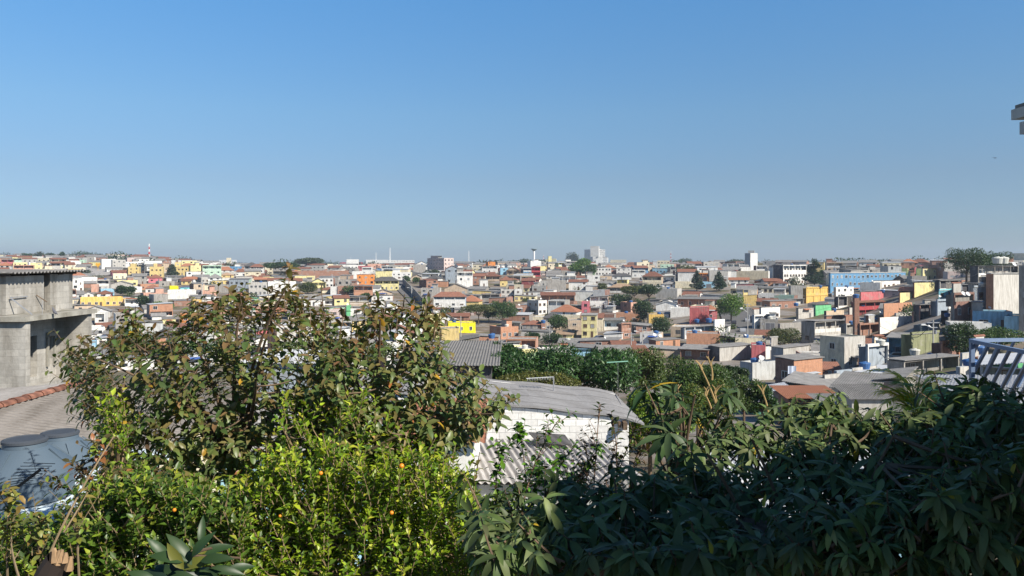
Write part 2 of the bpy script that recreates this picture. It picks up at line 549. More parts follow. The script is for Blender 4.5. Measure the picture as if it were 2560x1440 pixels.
def tree(px, yb, wpx, ytop, kind, label, col='dark', D=None, n=1400, leaf=None, name='tree', group=None, shape='round', dep=1.0, cat='tree'):
    """photo pixels of the trunk, the base row, crown width, top row"""
    D = D or march(px, yb)
    x = (px - 1280) / FPX * D
    zb = T(x, D)
    ztop = -(ytop - HOR) / FPX * D
    H = max(ztop - zb, 2.5)
    w = wpx / FPX * D
    root = empty(name, (x, D, zb))
    tag(root, label, cat, group)
    rr = random.Random(int(px * 7 + yb))
    leaf = leaf or max(0.2, D * .0013)
    tr = MB()
    if shape == 'cone':      # araucaria or cypress like
        tr.bar((0, 0, -0.5), (0, 0, H * 0.95), 0.025 * H, 0, 7, 0.006 * H)
        blobs = []
        for i in range(9):
            f = i / 8
            rad = w * 0.5 * (1 - 0.72 * f) * rr.uniform(0.75, 1.1)
            for j in range(3):
                a = rr.uniform(0, 6.28)
                blobs.append(((math.cos(a) * rad * 0.55, math.sin(a) * rad * 0.55, H * (0.18 + 0.78 * f)), (rad * 0.55, rad * 0.55, H * 0.06)))
                tr.bar((0, 0, H * (0.16 + 0.76 * f)), (math.cos(a) * rad * .7, math.sin(a) * rad * .7, H * (0.18 + 0.78 * f)), 0.05, 0, 4, 0.02)
    elif shape == 'umbrella':
        fork = H * 0.45
        tr.bar((0, 0, -0.5), (0.1, 0, fork), 0.035 * H, 0, 7, 0.022 * H)
        blobs = []
        for i in range(9):
            a = i * 0.7 + rr.uniform(-.3, .3); rad = w * 0.5 * rr.uniform(0.35, 0.8)
            c = (math.cos(a) * rad, math.sin(a) * rad * dep, H * rr.uniform(0.74, 0.88))
            blobs.append((c, (w * 0.2, w * 0.2 * dep, H * 0.13)))
            tr.bar((0.1, 0, fork), c, 0.015 * H, 0, 5, 0.006 * H)
        blobs.append(((0, 0, H * 0.86), (w * 0.3, w * 0.3 * dep, H * 0.15)))
    else:
        fork = H * 0.35
        tr.bar((0, 0, -0.5), (0.05, 0, fork), 0.03 * H, 0, 7, 0.022 * H)
        blobs = []
        cz = H * 0.58; rz = H * 0.44
        for i in range(20):
            d = Vector((rr.uniform(-1, 1), rr.uniform(-1, 1), rr.uniform(-0.9, 1)))
            if d.length > 1:
                d.normalize()
            c = (d.x * w * 0.33, d.y * w * 0.33 * dep, cz + d.z * rz * 0.62)
            s = rr.uniform(0.15, 0.25)
            blobs.append((c, (w * s, w * s * dep, rz * s * 1.9)))
            if i < 7:
                tr.bar((0.05, 0, fork), c, 0.012 * H, 0, 5, 0.005 * H)
    tr.build('trunk', M_BARK, root)
    pts, d = blob_points(n, blobs)
    N = len(pts)
    dirs = d + rdir(N) * 0.9 + np.array([0, 0, 0.1])
    nrm = d + rdir(N) * 0.6 + np.array([0, 0, 0.5])
    ln = NR.uniform(0.7, 1.4, N) * leaf
    leaves('crown', pts, dirs, nrm, ln, ln * 0.62, vcol(N, TREECOL[col], 0.3), M_LEAF, root, 'diamond', 0.1, 0.3)
    return root

# ------------------------------------------------------------------ houses
def win_mb(plane, u, z, w, h, lod, frame=0, glass=1):
    """window or door on the front (plane 'f', y = 0) or on the left side (plane 's', x = 0) or the right side ('r', x = a)"""
    mb = MB()
    kind, off = plane

    def bx(u0, z0, u1, z1, p, m):
        if kind == 'f':
            mb.box(u0, off - p, z0, u1, off + 0.02, z1, m)
        elif kind == 's':
            mb.box(off - p, u0, z0, off + 0.02, u1, z1, m)
        else:
            mb.box(off - 0.02, u0, z0, off + p, u1, z1, m)
    if not (lod == -1):
        bx(u, z, u + w, z + h, 0.012, glass)
    if lod <= 0:
        t = 0.09
        bx(u - t, z - t, u, z + h + t, 0.05, frame); bx(u + w, z - t, u + w + t, z + h + t, 0.05, frame)
        bx(u, z + h, u + w, z + h + t, 0.05, frame); bx(u - t * 1.5, z - t * 1.6, u + w + t * 1.5, z - t, 0.11, frame)
        if w > 0.8:
            bx(u + w / 2 - 0.03, z, u + w / 2 + 0.03, z + h, 0.035, frame)
    return mb


def house_parts(a, b, H, wc, sc, roof, rc, feat, rr, lod, side_seen, st=None):
    """list of (part name, mesh builder, materials)"""
    parts = []
    wall = MB()
    BASE = -5.0
    tiled = roof in ('hip', 'gab', 'gf')
    rise = 0.0
    if roof == 'hip':
        rise = min(0.30 * min(a, b), 0.36 * H)
    elif roof == 'gab':
        rise = min(0.17 * b, 0.36 * H)
    elif roof == 'gf':
        rise = min(0.24 * a, 0.4 * H)
    elif roof == 'shed':
        rise = min(0.06 * b, 0.6)
    h = H - rise
    cover = 0.0
    if 'c' in feat and h > 4.5:
        cover = 2.3; h -= cover
    st = st or max(1, int(round(h / 2.95)))
    sh = h / st
    ftop = h
    frect = []  # storeys set back on the front
    if 'b' in feat:
        frect.append(st - 1)
    if 'p' in feat:
        frect.append(0)
    if 'B' in feat:
        frect = list(range(st))
    set_ = 1.7
    posts = []; rail = MB()
    for s in range(st):
        z0 = BASE if s == 0 else s * sh
        z1 = (s + 1) * sh
        y0 = set_ if s in frect else 0.0
        if s in frect:
            if s == 0:
                wall.box(0, 0, BASE, a, b, 0.05, 0, 1, 1)
                z0 = 0.05
            wall.box(0, y0, z0, a, b, z1 - 0.12, 0, 1, 0, bottom=False)
            wall.box(-0.02, -0.02, z1 - 0.12, a + 0.02, b + 0.02, z1, 0, 1, 1)
            npst = max(2, int(a / 4) + 1)
            for i in range(npst):
                px_ = 0.12 + (a - 0.24) * i / (npst - 1)
                post = MB(); posts.append(('porch_post', post, [W(wc)]))
                post.box(px_ - 0.12, 0.0, max(z0, 0), px_ + 0.12, 0.24, z1 - 0.12, 0)
            if s > 0 or rr.random() < 0.5:
                rail.box(0.02, 0.03, max(z0, 0), a - 0.02, 0.15, max(z0, 0) + 1.0, 0)
            if sc != wc or True:
                wall.box(0.0, 0.25, max(z0, 0), 0.14, set_ + 0.01, z1 - 0.13, 0, 1, 1)
                wall.box(a - 0.14, 0.25, max(z0, 0), a, set_ + 0.01, z1 - 0.13, 0, 1, 1)
        else:
            wall.box(0, 0, z0, a, b, z1, 0, 1, 1, bottom=False)
    if roof == 'gab':      # gable triangles on the sides
        for x in (0, a):
            pts = [(x, 0, h), (x, b, h), (x, b / 2, h + rise)]
            wall.poly(pts if x else pts[::-1], 1)
    if roof == 'gf':
        for y in (0, b):
            pts = [(0, y, h), (a, y, h), (a / 2, y, h + rise)]
            wall.poly(pts if y == 0 else pts[::-1], 0 if y == 0 else 1)
    if roof == 'flat' and 'e' not in feat:
        t = 0.14; pz = 0.35 if not cover else 0.9
        for q in ((0, 0, a, t), (0, b - t, a, b), (0, t, t, b - t), (a - t, t, a, b - t)):
            wall.box(q[0], q[1], h, q[2], q[3], h + pz, 0, 1, 1, bottom=False)
    parts.append(('wall', wall, [W(wc), W(sc)]))
    parts += posts
    if rail.f:
        parts.append(('parapet', rail, [W(rr.choice([wc, wc, 'w']))]))
    # roof
    rf = MB(); o = 0.4 if tiled else 0.25
    rm = RM[rc]
    if roof == 'hip':
        r = min(a, b) / 2
        zc = h + rise; e = -o * rise / r
        A = [(-o, -o, h + e), (a + o, -o, h + e), (a + o, b + o, h + e), (-o, b + o, h + e)]
        if a >= b:
            p, q = (r, b / 2, zc), (a - r, b / 2, zc)
            rf.poly([A[0], A[1], q, p]); rf.poly([A[1], A[2], q]); rf.poly([A[2], A[3], p, q]); rf.poly([A[3], A[0], p])
        else:
            p, q = (a / 2, r, zc), (a / 2, b - r, zc)
            rf.poly([A[0], A[1], p]); rf.poly([A[1], A[2], q, p]); rf.poly([A[2], A[3], q]); rf.poly([A[3], A[0], p, q])
        rf.poly([(x, y, z - 0.06) for x, y, z in A][::-1])
        for i in range(4):
            j = (i + 1) % 4
            B0 = (A[i][0], A[i][1], A[i][2] - 0.14); B1 = (A[j][0], A[j][1], A[j][2] - 0.14)
            rf.poly([B0, B1, A[j], A[i]])
    elif roof == 'gab':
        e = -o * rise / (b / 2)
        rf.slabq((-o, -o, h + e + .1), (a + o, -o, h + e + .1), (a + o, b / 2, h + rise + .1), (-o, b / 2, h + rise + .1), 0.1)
        rf.slabq((-o, b / 2, h + rise + .1), (a + o, b / 2, h + rise + .1), (a + o, b + o, h + e + .1), (-o, b + o, h + e + .1), 0.1)
    elif roof == 'gf':
        e = -o * rise / (a / 2)
        rf.slabq((-o, -o, h + e + .1), (a / 2, -o, h + rise + .1), (a / 2, b + o, h + rise + .1), (-o, b + o, h + e + .1), 0.1)
        rf.slabq((a / 2, -o, h + rise + .1), (a + o, -o, h + e + .1), (a + o, b + o, h + e + .1), (a / 2, b + o, h + rise + .1), 0.1)
    elif roof == 'shed':
        s_ = rr.choice([0, 1, 2])
        z = [h + .1, h + .1, h + rise + .1, h + rise + .1] if s_ == 0 else ([h + .1, h + rise + .1, h + rise + .1, h + .1] if s_ == 1 else [h + rise + .1, h + .1, h + .1, h + rise + .1])
        rf.slabq((-o, -o, z[0]), (a + o, -o, z[1]), (a + o, b + o, z[2]), (-o, b + o, z[3]), 0.09)
    else:
        rf.box(0.15 if 'e' not in feat else -0.25, 0.15 if 'e' not in feat else -0.25, h - 0.05 + (0.0 if 'e' not in feat else 0.06),
               a - 0.15 if 'e' not in feat else a + 0.25, b - 0.15 if 'e' not in feat else b + 0.25, h + (0.03 if 'e' not in feat else 0.2))
        if rc not in ('slab', 'slabw'):
            rm = RM['slab']
    parts.append(('roof', rf, [rm]))
    if cover:
        cv = MB(); pm_ = [W(sc), W(rr.choice(['br', 'w', 'gy', 'cr']))]
        zt = h + cover
        d = rr.choice([0, 0.25, -0.25])
        cv.slabq((-0.3, -0.4, zt - 0.1), (a + 0.3, -0.4, zt - 0.1 + d), (a + 0.3, b * 0.8, zt + 0.05 + d), (-0.3, b * 0.8, zt + 0.05), 0.07)
        n_ = max(2, int(a / 3.2) + 1)
        for i in range(n_):
            x = 0.1 + (a - 0.2) * i / (n_ - 1)
            for q0, q1, q2 in ((0.0, .14, .12), (b * .8 - .3, b * .8 - .16, .05)):
                pp = MB(); pp.box(x - 0.07, q0, h + 0.3, x + 0.07, q1, zt - q2 + d * x / a, 0); parts.append(('terrace_post', pp, pm_))
        f = rr.uniform(0.3, 0.7)
        if rr.random() < 0.8:
            pp = MB(); pp.box(a * (1 - f), b * 0.4, h, a - 0.2, b * 0.8 - 0.3, zt - 0.3, 1, 1); parts.append(('terrace_room', pp, pm_))
        parts.append(('terrace_cover', cv, [RM[rc if rc not in ('slab', 'slabw') else 'fib']]))
    if roof == 'flat' and not cover and 'n' not in feat and 'e' not in feat and a > 4 and rr.random() < .33:
        rx = rr.choice([.15, a * .55]); rw = a * rr.uniform(.28, .42); q = MB(); rh = rr.uniform(1.9, 2.5)
        q.box(rx, b * .35, h, rx + rw, b * .8, h + rh, 0, 1, 1)
        parts.append(('roof_room', q, [W(rr.choice([wc, 'gy', 'br', 'w', 'gl'])), W(rr.choice([sc, 'gy']))]))
        q = MB(); q.slabq((rx - .3, b * .3, h + rh + .12), (rx + rw + .3, b * .3, h + rh + .12), (rx + rw + .3, b * .85, h + rh + .3), (rx - .3, b * .85, h + rh + .3), .08)
        parts.append(('roof_room_cover', q, [RM[rr.choice(['fib', 'met', 'tile', 'slab'])]]))
    if 'n' not in feat and a > 4 and lod == 0 and rr.random() < .35 and 0 not in frect:
        q = MB(); ax = rr.uniform(0.2, a * .5); aw = rr.uniform(2, a * .5)
        q.slabq((ax, -1.1, sh - .55), (ax + aw, -1.1, sh - .55), (ax + aw, -.02, sh - .25), (ax, -.02, sh - .25), .06)
        parts.append(('awning', q, [RM[rr.choice(['fib', 'met', 'tile', 'tileo', 'blue'])]]))
    # openings
    fr = M_FRAME if wc in ('br', 'bo', 'bd', 'gy', 'rs', 'rd', 'bl', 'be', 'or', 'bn', 'mr') or rr.random() < 0.4 else M_FRAMEB
    if 'n' not in feat or 'S' in feat:
        for s in range(st):
            z = s * sh + min(1.0, sh * 0.36)
            y0 = set_ if s in frect else 0.0
            nw = max(1, int(a / (3.1 if 'm' not in feat else 2.2)))
            gx = None
            if 'n' in feat:
                nw = 0
            if s == 0 and 'g' in feat and a > 4:
                gx = rr.uniform(0.3, max(0.35, a - 3.4))
                parts.append(('garage_door', win_mb(('f', y0), gx, 0.05, 2.7, min(2.3, sh - 0.3), lod), [fr, M_DOOR]))
            for i in range(nw):
                ww = rr.choice([0.9, 1.2, 1.5]) if 'm' not in feat else 1.1
                if a < 2.5:
                    ww = min(ww, a * 0.35)
                u = a * (i + 0.5) / nw - ww / 2 + rr.uniform(-0.25, 0.25)
                if gx is not None and u < gx + 3.0 and u + ww > gx - 0.3:
                    continue
                if s == 0 and i == nw // 2 and gx is None and a > 4 and rr.random() < 0.6:
                    parts.append(('door', win_mb(('f', y0), u, 0.03, 0.85, min(2.1, sh - 0.3), 1), [fr, rr.choice([M_DOOR, M_SHUT])]))
                    continue
                if rr.random() < 0.12 and 'm' not in feat:
                    continue
                hh = min(1.1, sh * 0.42) * (rr.uniform(.6, 1.25) if 'm' not in feat else 1)
                parts.append(('window', win_mb(('f', y0), u, z + rr.uniform(-.1, .15) * ('m' not in feat), ww, hh, lod), [fr, rr.choices([M_GLASS, M_SHUT, M_LOUV, M_GLASSB], [6, 1.5, 1.3, 2])[0]]))
            if side_seen and s not in frect and b > 3 and rr.random() < (0.85 if 'S' in feat else 0.5):
                for i in range(max(1, int(b / 4.5))):
                    u = b * (i + 0.5) / max(1, int(b / 4.5)) - 0.5 + rr.uniform(-0.4, 0.4)
                    parts.append(('window', win_mb(('s' if side_seen == 1 else 'r', 0.0 if side_seen == 1 else a), u, z, 1.0, min(1.0, sh * 0.38), lod), [fr, M_GLASS]))
    return parts, h


NW = {'w': 'white', 'cr': 'cream', 'ye': 'yellow', 'yp': 'pale yellow', 'yb': 'bright yellow', 'yo': 'orange-yellow', 'or': 'orange', 'sa': 'salmon', 'pk': 'pink', 'rs': 'rose red',
      'rd': 'red', 'mr': 'maroon', 'mi': 'mint green', 'gn': 'green', 'gt': 'dark green', 'bl': 'blue', 'lb': 'light blue', 'nb': 'navy', 'be': 'beige', 'bn': 'brown', 'dk': 'dark grey',
      'bg': 'blue-grey', 'li': 'lime', 'pg': 'pinkish grey', 'fg': 'pale grey', 'br': 'bare brick', 'bo': 'orange brick', 'bd': 'brown brick', 'gy': 'grey cement', 'gl': 'pale cement', 'bk': 'concrete block', 'cy': 'turquoise', 'ol': 'olive'}
NST = {1: 'one-storey', 2: 'two-storey', 3: 'three-storey', 4: 'four-storey', 5: 'five-storey'}


def roof_words(roof, rc, feat):
    if 'c' in feat:
        return 'covered roof terrace'
    if roof == 'flat':
        return 'flat roof'
    t = {'tile': 'red tiled', 'tileo': 'orange tiled', 'fib': 'grey sheet', 'met': 'pale metal', 'slab': 'grey', 'slabw': 'white', 'dark': 'dark', 'brn': 'sandy tiled', 'blue': 'blue', 'green': 'green'}[rc]
    return t + {'hip': ' hipped roof', 'gab': ' gabled roof', 'gf': ' front gable', 'shed': ' lean-to roof'}[roof]


def make_house(x, y, z, yaw, a, b, H, wc, sc, roof, rc, feat, rr, lod, side_seen, label, group, name='house', bulk=None, st=None):
    parts, h = house_parts(a, b, H, wc, sc, roof, rc, feat, rr, lod, side_seen, st)
    if bulk is not None:
        M = Matrix.Translation((x, y, z)) @ Matrix.Rotation(yaw, 4, 'Z')
        for nm, mb, mats in parts:
            q = MB(); q.v = mb.v; q.f = mb.f
            q.m = [bulk['mat'](mats[min(i, len(mats) - 1)]) for i in mb.m]
            bulk['mb'].add(q, M)
        return None
    root = empty(name, (x, y, z), yaw)
    tag(root, label, 'house' if name == 'house' else name.replace('_', ' '), group)
    for nm, mb, mats in parts:
        if nm == 'window' and lod == 0 and y < 330:
            nq = 6
            pane = MB(); pane.v = mb.v[:nq * 4]; pane.f = mb.f[:nq]; pane.m = [0] * nq
            fr_ = MB(); fr_.v = mb.v; fr_.f = mb.f[nq:]; fr_.m = [0] * (len(mb.f) - nq)
            fr_.v = mb.v[nq * 4:]; fr_.f = [tuple(i - nq * 4 for i in f) for f in mb.f[nq:]]
            w_ = fr_.build('window', [mats[0]], root); pane.build('pane', [mats[1]], w_)
            continue
        mb.build(nm, mats, root)
    root['h'] = h; root['a'] = a; root['b'] = b
    return root


def geom(xl, xc, xr, yt, yb, D=None, yaw=None, dep=None, rr=R):
    """solve the box seen between photo columns xl..xr with its near corner at xc"""
    if xc is None:
        D = D or march((xl + xr) / 2, yb)
        k = ((xl + xr) / 2 - 1280) / FPX
        psi = (-math.atan(k) + rr.uniform(-0.16, 0.10)) if yaw is None else math.radians(yaw)
        X = (xl - 1280) / FPX * D; Y = D
        kx = (xr - 1280) / FPX
        a = (kx * Y - X) / (math.cos(psi) - kx * math.sin(psi))
        b = dep or rr.uniform(6, 9.5)
    else:
        D = D or march(xc, yb)
        psi = math.radians(32 if yaw is None else yaw)
        X = (xc - 1280) / FPX * D; Y = D
        kx = (xr - 1280) / FPX; kl = (xl - 1280) / FPX
        a = (kx * Y - X) / (math.cos(psi) - kx * math.sin(psi))
        b = dep or min(30, (X - kl * Y) / max(0.08, (math.sin(psi) + kl * math.cos(psi))))
    z = -(yb - HOR) / FPX * D
    H = (yb - yt) / FPX * D
    return X, Y, z, psi, a, b, H, D


